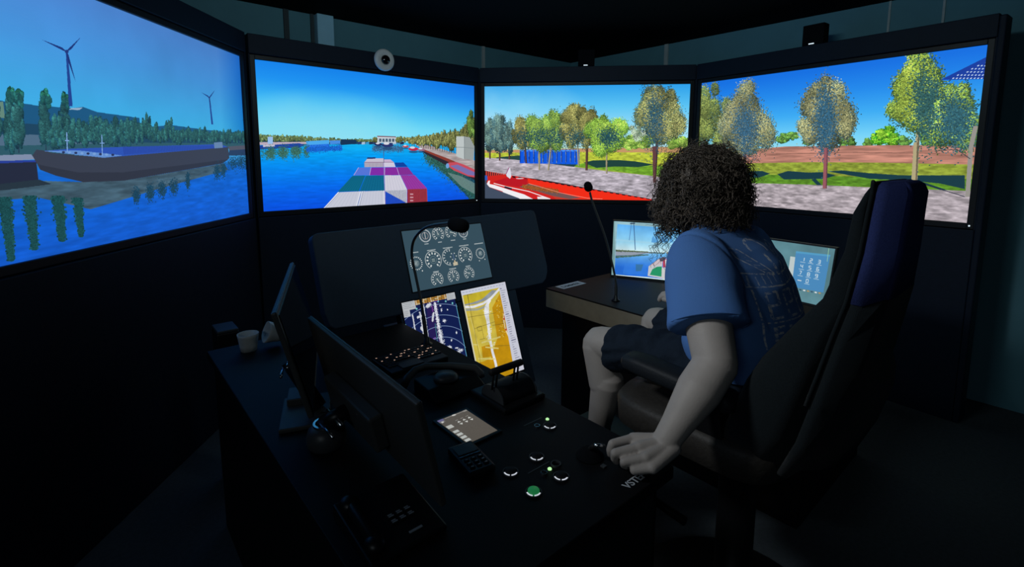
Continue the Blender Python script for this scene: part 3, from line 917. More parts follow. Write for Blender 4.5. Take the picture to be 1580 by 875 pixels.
    c.dots(np.c_[q((955, 440))[0][0] + 16 * rng.standard_normal(k), q((955, 440))[0][1] + 20 * rng.standard_normal(k)], np.array([[50, 96, 108]]) * (0.7 + 0.6 * rng.random((k, 1))), 2.5)
    c.line(q((1030, 460), (1012, 540), (1000, 718)), 5.0, (150, 146, 140))
    c.line(q((1010, 580), (960, 545), (880, 552)), 1.0, (70, 66, 74))
    c.line(q((1010, 560), (975, 500)), 1.2, (120, 150, 110))
    # lattice canopy
    c.poly(q((900, 292), (1085, 200), (1085, 288)), (26, 62, 160))
    for i in range(6):
        y = 228 + 11.5 * i
        for k in range(13):
            x = 1078 - 13 * k - 4 * (i % 2)
            if y > 292 - (x - 900) * 0.5 + 12 and y < 287:
                c.poly(q((x, y), (x + 7, y - 3), (x + 8, y), (x + 1, y + 3.5)), (206, 224, 246))
    return c


# ------------------------------------------------------------------ small displays
def gauge(c, x, y, r, kind='ring', ticks=11, cap=True, needle=None):
    col, dim = (222, 228, 226), (150, 170, 172)
    if kind == 'ring':
        c.arc((x, y), r, 125, 415, max(2.2, r * 0.055), col)
        for i in range(ticks):
            a = math.radians(125 + 290 * i / (ticks - 1))
            ca, sa = math.cos(a), math.sin(a)
            c.line([(x + ca * r * 0.62, y + sa * r * 0.62), (x + ca * r * 0.86, y + sa * r * 0.86)], r * 0.16, col, 1, True)
        c.arc((x, y), r * 0.40, 0, 360, 3, dim, 0.8)
    elif kind == 'half':
        c.arc((x, y), r, 90, 285, r * 0.06, col)
        for i in range(8):
            a = math.radians(100 + 180 * i / 7)
            ca, sa = math.cos(a), math.sin(a)
            c.line([(x + ca * r * 0.68, y + sa * r * 0.68), (x + ca * r * 0.9, y + sa * r * 0.9)], r * 0.10, col, 1, True)
        for i, a in enumerate(range(0, 360, 60)):
            c.ell((x + r * 0.55 + r * 0.42 * math.cos(math.radians(a)), y + r * 0.42 * math.sin(math.radians(a))), r * 0.07, r * 0.07, col, 1, True)
        c.line([(x + r * 0.55, y - r * 0.3), (x + r * 0.55, y + r * 0.4)], r * 0.10, (90, 110, 150), 1, True)
        c.poly([(x + r * 0.3, y + r * 0.75), (x + r * 0.95, y + r * 0.7), (x + r * 0.95, y + r * 1.1), (x + r * 0.3, y + r * 1.15)], (206, 196, 170), 1, True)
        c.poly([(x + r * 0.52, y + r * 0.5), (x + r * 0.68, y + r * 0.5), (x + r * 0.68, y + r * 0.8), (x + r * 0.52, y + r * 0.8)], (222, 200, 160), 1, True)
    elif kind == 'dots':
        for i in range(20):
            a = math.radians(18 * i)
            c.line([(x + r * 0.82 * math.cos(a), y + r * 0.82 * math.sin(a)), (x + r * 1.02 * math.cos(a), y + r * 1.02 * math.sin(a))], r * 0.13, col, 1, True)
        c.ell((x, y), r * 0.5, r * 0.5, (100, 120, 128), 1, True)
        for i in range(14):
            c.line([(x - r * 0.4 + r * 0.8 * rng.random(), y - r * 0.4 + r * 0.8 * rng.random()), (x - r * 0.3 + r * 0.6 * rng.random(), y - r * 0.3 + r * 0.6 * rng.random())], 3, (176, 190, 190), 0.8, True)
        c.ell((x - r * 0.55, y + r * 1.3), r * 0.1, r * 0.1, col, 1, True)
        c.ell((x + r * 0.75, y + r * 1.2), r * 0.1, r * 0.1, col, 1, True)
    elif kind == 'rudder':
        c.arc((x, y), r, 0, 360, r * 0.09, (190, 200, 204))
        for i in range(24):
            a = math.radians(15 * i)
            c.line([(x + r * 0.84 * math.cos(a), y + r * 0.84 * math.sin(a)), (x + r * 1.0 * math.cos(a), y + r * 1.0 * math.sin(a))], r * 0.09, (236, 240, 240), 1, True)
        c.arc((x, y), r * 0.55, 0, 360, r * 0.07, (190, 176, 176))
        c.line([(x, y - r * 0.6), (x, y + r * 0.5)], r * 0.10, (206, 206, 206), 1, True)
    if needle is not None:
        a = math.radians(needle)
        c.line([(x - r * 0.12 * math.cos(a), y - r * 0.12 * math.sin(a)), (x + r * 0.72 * math.cos(a), y + r * 0.72 * math.sin(a))], r * 0.07, (236, 238, 236), 1, True)
    if kind == 'ring':
        for i in range(3):
            c.line([(x - r * 0.2, y - r * 0.1 + i * r * 0.13), (x + r * 0.2, y - r * 0.1 + i * r * 0.13)], r * 0.06, (190, 204, 196), 0.8, True)


def caption(c, x, y, w, h=11):
    """a line of small print too fine to read: broken bar"""
    t = x - w / 2
    while t < x + w / 2:
        k = h * (0.5 + 0.7 * rng.random())
        c.poly([(t, y - h * (0.35 + 0.15 * rng.random())), (t + k, y - h * 0.42), (t + k, y + h * 0.42), (t, y + h * 0.42)], (206, 214, 214), 0.9, True)
        t += k + h * 0.16


def paint_gauges():
    q = crop(610, 330, 6.73)
    c = Canvas(960, 594, ((618.8, 357), (741, 345), (759, 427.5), (636.5, 450.3)))
    c.a[:] = np.array((60, 86, 100)) / 255
    for x, y, r, kind, cap, nd in ((305, 228, 58, 'rudder', (318, 312), None), (440, 210, 62, 'ring', (458, 294), 255), (572, 190, 62, 'ring', (590, 275), 20), (700, 192, 52, 'rudder', (716, 262), None),
                                   (213, 512, 62, 'dots', (206, 398), None), (390, 478, 84, 'ring', (368, 376), None), (560, 447, 78, 'half', (538, 352), None), (723, 428, 78, 'ring', (704, 330), None),
                                   (880, 412, 54, 'dots', (858, 310), None), (430, 677, 62, 'ring', (413, 599), 60), (600, 648, 60, 'ring', (586, 569), 260), (764, 616, 58, 'ring', (750, 543), 200)):
        p = c.m(q((x, y)))[0]
        gauge(c, p[0], p[1], r * 1.08, kind, needle=nd)
        p = c.m(q(cap))[0]
        caption(c, p[0], p[1], {84: 96, 78: 112, 62: 56, 58: 56, 60: 72, 54: 104}.get(r, 50) * (1.0 if y > 260 else 0.75))
    return c


def paint_radar():
    q = crop(610, 440, 7.2917)
    # the tall radar picture; its lower part is hidden behind the desk
    c = Canvas(560, 896, ((619, 467.5), (701, 452.3), (733.5, 588), (651, 605)))
    c.a[:] = np.array((6, 10, 18)) / 255
    w = c.w
    cen = c.m(q((560, 900)))[0]
    for i, r in enumerate((735, 700, 600, 500, 400, 300, 200, 100)):
        if i == 0:
            t = np.linspace(0, 2 * np.pi, 120)
            P = np.c_[cen[0] + r * np.cos(t), cen[1] + r * np.sin(t)]
            P[:, 0] = np.clip(P[:, 0], -20, w - 12)
            c.poly(P, (18, 30, 78), 1, True)
    pur = [(c.m(q(p))[0]) for p in ((330, 170), (470, 170), (500, 640), (390, 640))]
    c.poly(pur, (44, 28, 86), 0.75, True)
    for r in (735, 705):
        c.arc(cen, r, 180, 360, 5, (96, 168, 196), 1, 120)
    for r in (610, 510, 410, 310, 215, 120):
        c.arc(cen, r, 180, 360, 4, (150, 176, 214), 0.9, 90)
    c.line([(w - 10, 110), (w - 8, 896)], 6, (96, 168, 196), 1, True)
    wh = (226, 230, 238)
    for a, b, sd in (((185, 310), (225, 500), 1.0), ((265, 290), (320, 550), 1.2), ((305, 220), (360, 540), 1.4), ((345, 240), (380, 215), 2.4), ((420, 300), (410, 385), 1.3), ((240, 345), (285, 330), 1.4), ((285, 445), (300, 470), 1.5), ((285, 530), (320, 545), 1.5)):
        k = 500
        t = rng.random(k)
        P = np.array(a) + t[:, None] * (np.array(b) - np.array(a)) + rng.standard_normal((k, 2)) * 3.2 * sd
        c.dots(q(*P), np.full((k, 3), wh) * (0.85 + 0.15 * rng.random((k, 1))), 2.2)
    k = 1700
    t = rng.random(k)
    P = np.c_[435 + 100 * t ** 1.15 + rng.standard_normal(k) * (6 + 7 * t), 195 + 470 * t]
    keep = rng.random(k) > 0.25 + 0.25 * np.sin(P[:, 1] * 0.2) ** 2
    P = P[keep]
    c.dots(q(*P), np.full((len(P), 3), wh), 2.6)
    for x, y, sx, sy, k in ((600, 655, 20, 9, 260), (545, 385, 14, 10, 120), (720, 700, 16, 18, 90), (750, 690, 14, 9, 80), (735, 780, 8, 5, 50), (790, 790, 8, 5, 50), (695, 665, 14, 4, 60), (690, 510, 5, 8, 50), (632, 585, 5, 6, 40), (498, 230, 6, 6, 50), (512, 275, 5, 10, 50), (583, 272, 4, 4, 40), (760, 755, 6, 5, 40), (775, 790, 10, 10, 40)):
        P = np.c_[x + sx * rng.standard_normal(k) * 0.7, y + sy * rng.standard_normal(k) * 0.7]
        c.dots(q(*P), np.full((k, 3), wh), 2.2)
    for x, y in ((110, 415), (150, 320), (230, 258), (470, 185), (560, 185), (640, 205)):
        c.ell(c.m(q((x, y)))[0], 9, 9, (120, 200, 200), 1, True)
    c.poly(q((390, 155), (470, 150), (470, 185), (392, 190)), (84, 58, 190))
    c.line(q((395, 570), (450, 550)), 0.8, (150, 110, 200))
    c.line(q((400, 230), (412, 290)), 1.4, (140, 60, 160), 0.8)
    c.line(q((440, 410), (480, 660)), 0.4, (90, 190, 180))
    # menu bar along the top
    c.poly([(0, 0), (w, 0), (w, 44), (0, 44)], (16, 16, 22), 1, True)
    for i in range(12):
        x = 68 + 38 * i
        if x > w - 62:
            break
        for j in range(3):
            c.poly([(x, 4 + 14 * j), (x + 33, 4 + 14 * j), (x + 33, 15 + 14 * j), (x, 15 + 14 * j)], (206, 150, 62) if (i + j) % 4 else (232, 206, 150), 0.95, True)
            c.line([(x + 4, 9 + 14 * j), (x + 26, 9 + 14 * j)], 2.4, (60, 44, 26), 1, True)
        if i % 2:
            c.line([(x + 36, 2), (x + 36, 46)], 4, (240, 236, 220), 1, True)
    for x0, x1, y1 in ((0, 64, 130), (0, 130, 74), (w - 96, w, 62)):
        c.poly([(x0, 0), (x1, 0), (x1, y1), (x0, y1)], (182, 186, 190), 1, True)
        for j in range(int(y1 / 15)):
            c.line([(x0 + 6, 9 + 15 * j), (x0 + (x1 - x0) * (0.55 + 0.4 * rng.random()), 9 + 15 * j)], 3, (90, 96, 102), 1, True)
    return c


def paint_chart():
    q = crop(700, 425, 5.15)
    c = Canvas(560, 896, ((710.5, 449.3), (778.8, 435), (808, 571.5), (739.5, 590.5)))
    c.a[:] = np.array((214, 192, 74)) / 255
    f = c.fbm(9, 4)
    P = lambda pts, col, al=1.0: c.poly(q(*pts), col, al)
    P(((300, 260), (360, 150), (400, 130), (470, 520), (500, 800), (300, 860), (200, 800), (190, 690), (290, 650), (340, 500)), (202, 150, 18))
    P(((215, 560), (285, 545), (300, 640), (225, 645)), (198, 146, 20))
    P(((195, 680), (300, 660), (330, 860), (240, 860)), (204, 152, 18))
    P(((70, 150), (300, 110), (290, 150), (180, 210), (80, 235)), (206, 186, 50))
    P(((80, 240), (180, 225), (260, 195), (345, 120), (300, 120), (220, 190), (150, 215), (78, 232)), (150, 158, 166))
    P(((85, 262), (190, 262), (250, 235), (240, 262), (180, 280), (90, 282)), (166, 168, 150))
    wt = (236, 238, 244)
    c.line(q((70, 250), (150, 250), (230, 225), (290, 185), (345, 125), (372, 95)), 2.8, wt)
    c.line(q((285, 195), (250, 250), (245, 300), (262, 360), (275, 450), (285, 520), (300, 600), (325, 690), (345, 800)), 3.6, wt)
    c.line(q((262, 230), (262, 330), (272, 400)), 4.8, (232, 234, 240))
    for i in range(46):
        t = rng.random()
        x, y = 250 + 40 * t + 22 * rng.standard_normal() * 0.6, 250 + 330 * t
        c.poly(q((x, y), (x + 14, y - 3), (x + 14, y + 5), (x, y + 8)), (228, 226, 214), 0.8)
    for a, b, wd in (((215, 530), (365, 490), 2.0), ((245, 565), (350, 580), 1.6), ((190, 650), (320, 660), 1.6), ((150, 540), (190, 545), 1.4), ((120, 300), (215, 640), 0.8)):
        c.line(q(a, b), wd, (228, 214, 130), 0.9)
    for a, b in (((105, 150), (120, 250)), ((180, 410), (215, 400)), ((190, 440), (225, 430)), ((215, 405), (235, 500)), ((180, 410), (190, 440)), ((200, 505), (245, 498)), ((75, 160), (145, 150)), ((160, 420), (320, 370)), ((110, 330), (330, 300)), ((105, 140), (240, 850)), ((300, 400), (480, 370)), ((310, 560), (480, 560))):
        c.line(q(a, b), 0.5, (110, 96, 40), 0.75)
    for k in range(70):
        y = 190 + 300 * rng.random()
        x = 330 + 60 * rng.random() + (y - 190) * 0.08
        c.ell(q((x, y))[0], 0.9, 0.9, (226, 196, 90) if k % 2 else (160, 116, 30), 0.8)
    c.line(q((365, 110), (385, 190), (400, 270), (390, 350), (405, 430), (440, 510), (465, 560), (485, 650)), 1.3, (238, 224, 190))
    for x, y in ((398, 300), (400, 330), (395, 350), (410, 435), (405, 285)):
        c.ell(q((x, y))[0], 1.3, 1.6, (196, 60, 40))
    c.a *= 1 + 0.16 * (f[..., None] - 0.5)
    w = c.w
    c.poly([(0, 0), (w, 0), (w, 46), (0, 46)], (214, 218, 232), 1, True)
    c.poly([(w - 96, 0), (w, 0), (w, 896), (w - 128, 896), (w - 100, 300)], (210, 212, 226), 1, True)
    c.poly([(0, 46), (14, 46), (14, 896), (0, 896)], (224, 220, 190), 1, True)
    for j in range(38):
        y = 60 + 22 * j
        c.line([(w - 84, y), (w - 84 + 66 * (0.3 + 0.7 * rng.random()), y)], 6 if j % 3 else 11, (150, 152, 170) if j % 4 else (110, 112, 140), 0.9, True)
    for i in range(14):
        c.line([(14 + 38 * i, 22), (40 + 38 * i, 22)], 8, (170, 176, 196), 0.9, True)
    return c


def paint_tablet():
    """bow camera picture with a pale page behind it"""
    q = crop(930, 330, 6.2533)
    c = Canvas(960, 640, ((947.8, 341.5), (1076, 349.5), (1072, 443.5), (942.5, 423.5)))
    c.a[:] = np.array((150, 190, 200)) / 255
    c.poly(q((60, 60), (120, 68), (108, 580), (60, 580)), (128, 166, 168))
    t = Canvas(720, 480)
    P = lambda pts, col, al=1.0: c.poly(q(*pts), col, al)
    n = 40
    for i in range(n):
        a, b = i / n, (i + 1) / n
        top = np.array([[142, 100], [960, 170]], float)
        hor = np.array([[122, 345], [960, 415]], float)
        bot = np.array([[105, 580], [960, 720]], float)
        lo = lambda t_: top * (1 - t_) + hor * t_
        A, Bq = lo(a), lo(b)
        s1, s2, s3 = np.array((96, 176, 240)), np.array((150, 214, 244)), np.array((210, 236, 240))
        col = s1 + (s2 - s1) * min(1, a * 1.6) if a < 0.62 else s2 + (s3 - s2) * (a - 0.62) / 0.38
        c.poly(q(tuple(A[0]), tuple(A[1]), tuple(Bq[1]), tuple(Bq[0])), col)
        lo2 = lambda t_: hor * (1 - t_) + bot * t_
        A, Bq = lo2(a), lo2(b)
        w1, w2 = np.array((120, 190, 236)), np.array((40, 112, 220))
        c.poly(q(tuple(A[0]), tuple(A[1]), tuple(Bq[1]), tuple(Bq[0])), w1 + (w2 - w1) * min(1, a * 1.5))
    f = c.fbm(7, 4)
    c.a *= 1 + 0.14 * (f[..., None] - 0.5)
    P(((122, 345), (260, 355), (410, 372), (560, 388), (410, 388), (280, 400), (120, 400)), (150, 160, 176))
    P(((120, 400), (280, 400), (400, 385), (330, 402), (200, 412), (118, 420)), (60, 100, 120))
    for x in np.arange(126, 420, 9):
        c.tree(q((x, 352 + (x - 126) * 0.075))[0], 1.1, 2.1 - (x - 126) * 0.004, 46, (60, 80, 76), (84, 104, 86), (120, 136, 100), 2.0, lobes=2)
        c.tree(q((x, 415 - (x - 126) * 0.05))[0], 1.1, 1.9 - (x - 126) * 0.003, 30, (70, 104, 110), (84, 122, 116), (110, 150, 130), 2.0, lobes=2)
    for x in np.arange(430, 580, 10):
        c.tree(q((x, 380 + (x - 430) * 0.06))[0], 1.0, 0.9, 24, (70, 90, 80), (90, 110, 84), (120, 130, 90), 2.0, lobes=2)
    P(((590, 392), (960, 380), (960, 470), (760, 450), (640, 415)), (186, 160, 150))
    for x in np.arange(600, 960, 14):
        c.tree(q((x, 388))[0], 1.8, 1.4 + (x - 600) * 0.006, 40, (110, 100, 70), (150, 136, 90), (180, 160, 110), 2.0, lobes=2)
    P(((610, 405), (690, 415), (700, 445), (640, 420)), (190, 96, 100))
    P(((200, 480), (380, 480), (420, 600), (180, 580)), (58, 130, 226), 0.55)
    P(((300, 490), (370, 495), (350, 560), (300, 560)), (60, 110, 130), 0.6)
    P(((120, 240), (700, 300), (960, 330), (960, 350), (120, 258)), (170, 214, 232), 0.45)
    for x, w_ in ((455, 18), (480, 26), (540, 24), (575, 22), (625, 20)):
        P(((x, 235), (x + 10, 215), (x + w_, 225), (x + w_ + 8, 285), (x - 8, 278)), (78, 150, 214), 0.8)
    P(((490, 460), (555, 425), (550, 500), (420, 515)), (206, 190, 196))
    P(((420, 515), (550, 500), (540, 640), (410, 610)), (196, 200, 206))
    P(((455, 545), (500, 522), (545, 520), (545, 625), (430, 600)), (40, 150, 104))
    P(((520, 440), (560, 425), (590, 430), (560, 470), (530, 470)), (90, 84, 100))
    P(((555, 470), (590, 440), (625, 490), (620, 530), (555, 530)), (190, 70, 96))
    P(((575, 460), (590, 450), (615, 520), (580, 520)), (220, 220, 224))
    P(((545, 530), (625, 540), (665, 640), (660, 680), (540, 640)), (206, 204, 206))
    P(((625, 560), (660, 550), (760, 660), (670, 660)), (70, 170, 130))
    c.line(q((268, 85), (245, 255)), 1.0, (84, 130, 180), 0.9)
    c.line(q((288, 85), (298, 350)), 1.2, (60, 96, 140), 0.95)
    c.line(q((255, 95), (300, 92)), 1.6, (50, 60, 80))
    c.line(q((108, 590), (400, 625), (960, 720)), 1.4, (220, 236, 240))
    return c


SEG = {'1': ((1, 0, 1, 2),), '2': ((0, 0, 1, 0), (1, 0, 1, 1), (1, 1, 0, 1), (0, 1, 0, 2), (0, 2, 1, 2)), '3': ((0, 0, 1, 0), (1, 0, 1, 2), (0, 1, 1, 1), (0, 2, 1, 2)),
       '4': ((0, 0, 0, 1), (0, 1, 1, 1), (1, 0, 1, 2)), '5': ((1, 0, 0, 0), (0, 0, 0, 1), (0, 1, 1, 1), (1, 1, 1, 2), (1, 2, 0, 2)), '6': ((1, 0, 0, 0), (0, 0, 0, 2), (0, 2, 1, 2), (1, 2, 1, 1), (1, 1, 0, 1)),
       '7': ((0, 0, 1, 0), (1, 0, 0.4, 2)), '8': ((0, 0, 1, 0), (1, 0, 1, 2), (0, 2, 1, 2), (0, 0, 0, 2), (0, 1, 1, 1)), '9': ((1, 1, 0, 1), (0, 1, 0, 0), (0, 0, 1, 0), (1, 0, 1, 2), (1, 2, 0, 2)), '0': ((0, 0, 1, 0), (1, 0, 1, 2), (1, 2, 0, 2), (0, 2, 0, 0))}


def paint_keypad():
    """a blue number pad window on a pale desktop"""
    q = crop(1130, 360, 4.375)
    c = Canvas(800, 500, ((1146.9, 364.3), (1288.8, 384.1), (1273.8, 473.8), (1134.4, 441.4)))
    c.a[:] = np.array((96, 140, 150)) / 255
    f = c.fbm(5, 4)
    c.a *= 1 + 0.25 * (f[..., None] - 0.5)
    c.poly(q((392, 155), (432, 162), (412, 320), (372, 300)), (206, 220, 220))
    W_ = ((430, 120), (662, 145), (615, 400), (400, 360))
    c.poly(q(*W_), (82, 150, 204))
    c.poly(q((430, 120), (662, 145), (660, 158), (428, 133)), (92, 170, 214))
    c.line(q((652, 100), (640, 190)), 0.7, (170, 226, 180))
    pos = ((478, 175), (532, 183), (587, 193), (468, 222), (524, 232), (577, 241), (460, 266), (514, 277), (568, 288), (505, 322))
    for (x, y), d in zip(pos, '1234567890'):
        a0 = c.m(q((x, y)))[0]
        for a in SEG[d]:
            c.line([(a0[0] + 17 * (a[0] - 0.5), a0[1] + 15 * (a[1] - 1)), (a0[0] + 17 * (a[2] - 0.5), a0[1] + 15 * (a[3] - 1))], 5.5, (216, 238, 248), 1, True)
        c.line([(a0[0] - 20, a0[1] + 27), (a0[0] + 22, a0[1] + 27)], 5, (196, 226, 242), 0.9, True)
    c.line(q((440, 315), (466, 320)), 1.6, (220, 236, 246))
    for i in range(8):
        x = 400 + 26 * i
        c.poly(q((x, 366 + 4.5 * i), (x + 15, 369 + 4.5 * i), (x + 14, 378 + 4.5 * i), (x - 1, 375 + 4.5 * i)), ((240, 244, 246), (190, 160, 110), (60, 90, 120))[i % 3])
    return c


def paint_touch():
    """brown control page of the small desk panel"""
    c = Canvas(640, 900)
    c.a[:] = np.array((96, 90, 82)) / 255
    c.a *= 1 + 0.12 * (c.fbm(60, 2)[..., None] - 0.5)
    c.poly([(0, 0), (120, 0), (120, 60), (0, 60)], (110, 106, 150), 1, True)
    c.poly([(0, 60), (110, 60), (110, 110), (0, 110)], (120, 116, 116), 1, True)
    c.line([(150, 26), (560, 26)], 9, (190, 190, 186), 1, True)
    c.ell((350, 26), 46, 24, (206, 206, 200), 1, True)
    c.poly([(560, 6), (640, 6), (640, 50), (560, 50)], (150, 148, 142), 1, True)
    c.poly([(30, 75), (80, 75), (80, 110), (30, 130)], (210, 210, 206), 1, True)
    c.poly([(10, 250), (130, 250), (130, 350), (10, 350)], (196, 198, 192), 1, True)
    for i in range(4):
        c.poly([(15, 450 + 108 * i), (120, 450 + 108 * i), (120, 520 + 108 * i), (15, 520 + 108 * i)], (196, 200, 196), 1, True)
        c.line([(25, 540 + 108 * i), (110, 540 + 108 * i)], 7, (140, 140, 136), 1, True)
    for x in (285, 400, 515):
        c.line([(x - 28, 196), (x + 28, 196)], 7, (206, 206, 200), 1, True)
        c.poly([(x, 235), (x + 34, 285), (x - 34, 285)], (220, 222, 216), 1, True)
        c.poly([(x - 34, 325), (x + 34, 325), (x, 375)], (220, 222, 216), 1, True)
    return c


def paint_print():
    """pale worn print on the back of the shirt: leaves, banner and columns of broken letters (brightness = ink)"""
    c = Canvas(480, 720)
    W = (255, 255, 255)
    L = lambda *p, w=6, a=0.8: c.line(p, w, W, a, True)
    c.arc((240, 95), 52, 170, 380, 12, W, 0.8)
    L((240, 120), (238, 230), w=16)
    for sx in (-1, 1):
        P = [(240 + sx * 30, 230), (240 + sx * 120, 90), (240 + sx * 175, 70), (240 + sx * 165, 130), (240 + sx * 80, 220)]
        L(*P, P[0], w=7)
        for k in range(5):
            L((240 + sx * (60 + 18 * k), 205 - 24 * k), (240 + sx * (90 + 18 * k), 200 - 26 * k), w=4, a=0.6)
    P = [(40, 210), (230, 240), (440, 190), (450, 250), (240, 300), (40, 290), (20, 250)]
    L(*P, P[0], w=8)
    for k in range(11):
        L((60 + 34 * k, 225), (58 + 34 * k, 285), w=6, a=0.6)
    L((60, 300), (70, 660), w=8)
    L((410, 290), (400, 600), w=8)
    for i in range(3):
        x = 100 + 100 * i
        L((x, 330), (x + 60, 325), (x + 62, 400), (x + 6, 405), (x + 8, 480), (x + 66, 476), w=14, a=0.7)
        L((x, 330), (x + 8, 480), w=12, a=0.6)
    L((90, 505), (400, 495), w=8)
    L((120, 530), (120, 620), w=18); L((120, 535), (165, 532), w=14); L((120, 572), (158, 570), w=14)
    L((200, 530), (196, 615), (250, 612), (252, 528), w=16)
    L((290, 612), (288, 526), (345, 606), (348, 522), w=16)
    L((130, 650), (180, 645), (200, 680), (150, 700), w=12, a=0.6)
    L((60, 690), (110, 715), w=10, a=0.6)
    f = c.fbm(40, 3)
    c.a *= np.clip((f - 0.28) * 2.6, 0, 1)[..., None]
    return c
# ------------------------------------------------------------------ the room
def structure(b, name, m):
    return single(b, name, m, None, None, (0, 0, 0), kind='structure')


structure(B().box((-2.3, -2.7, -0.1), (4.1, 3.8, 0)), 'floor', M['floor'])
structure(B().box((-2.3, -2.7, 2.46), (4.1, 3.8, 2.56)), 'ceiling', M['ceiling'])
structure(B().box((-2.3, 3.70, 0), (4.1, 3.80, 2.46)), 'wall_front', M['wall'])
structure(B().box((4.0, -2.7, 0), (4.1, 3.70, 2.46)), 'wall_right', M['wall'])
structure(B().box((-2.3, -2.6, 0), (-2.2, 3.70, 2.46)), 'wall_left', M['wall'])
structure(B().box((-2.3, -2.7, 0), (4.0, -2.6, 2.46)), 'wall_rear', M['wall'])
structure(B().box((1.115, 3.685, 0), (1.148, 3.70, 2.46)), 'trim_1', M['seam'])
structure(B().box((1.295, 3.685, 0), (1.318, 3.70, 2.46)), 'trim_2', M['seam'])
structure(B().box((1.325, 3.640, 0), (1.442, 3.70, 2.46), 0.004), 'trim_3', M['duct'])
structure(B().box((2.815, 3.685, 0), (2.845, 3.70, 2.46)), 'trim_4', M['strip'])
structure(B().box((3.985, 2.530, 0), (4.0, 2.565, 2.46)), 'trim_5', M['strip'])
structure(B().box((3.992, 0.930, 0), (4.0, 0.942, 2.46)), 'trim_6', M['strip'])
structure(B().box((3.992, 0.660, 0), (4.0, 0.672, 2.46)), 'trim_7', M['strip'])

# ------------------------------------------------------------------ the four big displays and their black cladding
SW, SH, ZB, ZT = 1.65, 0.928, 1.1153, 2.0434
SCR = [((-1.5747, 1.3596, 0), R_(91.153)), ((-1.5664, 3.1021, 0), R_(40.741)), ((-0.2306, 4.2057, 0), R_(-6.133)), ((1.4851, 3.986, 0), R_(-53.926))]
PAINT = (paint_left_bank, paint_channel, paint_quay, paint_field)
DLAB = ('large black display showing a moored grey barge and two wind turbines', 'large black display showing a channel ahead over coloured shipping containers',
        'large black display showing a red barge, blue barrels and trees', 'large black display showing big trees and a lattice canopy, behind the chair')
SLAB = ('black boarding around the display with the wind turbines', 'black boarding around the display with the shipping containers',
        'black boarding around the display with the red barge', 'black boarding around the display with the lattice canopy')
for i, (org, turn) in enumerate(SCR):
    fr = dict(origin=org, turn=turn)
    t = thing('large_display', DLAB[i], 'display', (SW / 2, 0, ZB), 'big displays round the bridge', **fr)
    B().quad([(0, 0, ZT), (SW, 0, ZT), (SW, 0, ZB), (0, 0, ZB)]).build('screen', lit('display_picture_%d' % (i + 1), PAINT[i](), gloss=0.5), t)
    b = B()
    z0, z1 = ZB - 0.032, ZT + 0.028
    b.box((-0.030, -0.012, z0), (0, 0.03, z1), 0.003).box((SW, -0.012, z0), (SW + 0.030, 0.03, z1), 0.003)
    b.box((-0.001, -0.012, z0), (SW + 0.001, 0.03, ZB), 0.003).box((-0.001, -0.012, ZT), (SW + 0.001, 0.03, z1), 0.003)
    b.build('bezel', M['housing'], t)
    B().box((-0.02, 0.002, z0 + 0.01), (SW + 0.02, 0.055, z1 - 0.01), 0.006).build('back_housing', M['housing'], t)
    if i in (1, 3):
        tag(B().lathe([(0.004, 0), (0.0045, 0.002), (0, 0.003)], (SW + 0.012, -0.012, ZB - 0.014), (0, -1, 0), 10).build('power_light', M['glowwhite'], t), 'tiny white power light')
    s = thing('display_surround', SLAB[i], 'cladding', (SW / 2, 0, 0), 'black boarding round the displays', **fr)
    B().box((-0.036, -0.022, 2.074), (SW + 0.036, 0.060, 2.190), 0.004).build('header_board', M['cladding'], s)
    B().box((-0.036, -0.022, 0.0), (SW + 0.036, 0.030, 1.080), 0.004).build('skirt_board', M['cladding'], s)
    for x in (-0.036, SW + 0.0305):
        B().box((x, -0.016, 1.0805), (x + 0.0055, 0.03, 2.0735)).build('side_strip', M['cladding'], s)
    if i == 3:
        B().box((SW + 0.0365, -0.022, 0), (SW + 0.066, 0.09, 2.180), 0.006).build('end_post', M['cladding'], s)
for k, nm in enumerate(('first', 'second', 'third')):
    (o0, t0), (o1, t1) = SCR[k], SCR[k + 1]
    p = Vector(o0) + Matrix.Rotation(t0, 3, 'Z') @ Vector((SW, 0, 0))
    c = (p + Vector(o1)) / 2
    b = B().box((-0.009, 0.016, 0), (0.009, 0.075, 2.185), 0.003)
    single(b, 'corner_post', M['cladding'], ('black post between the turbine display and the container display', 'black post between the container display and the red barge display',
                                             'black post between the red barge display and the canopy display')[k], 'post', (0, 0.05, 0), 'black posts between displays', origin=tuple(c), turn=(t0 + t1) / 2)

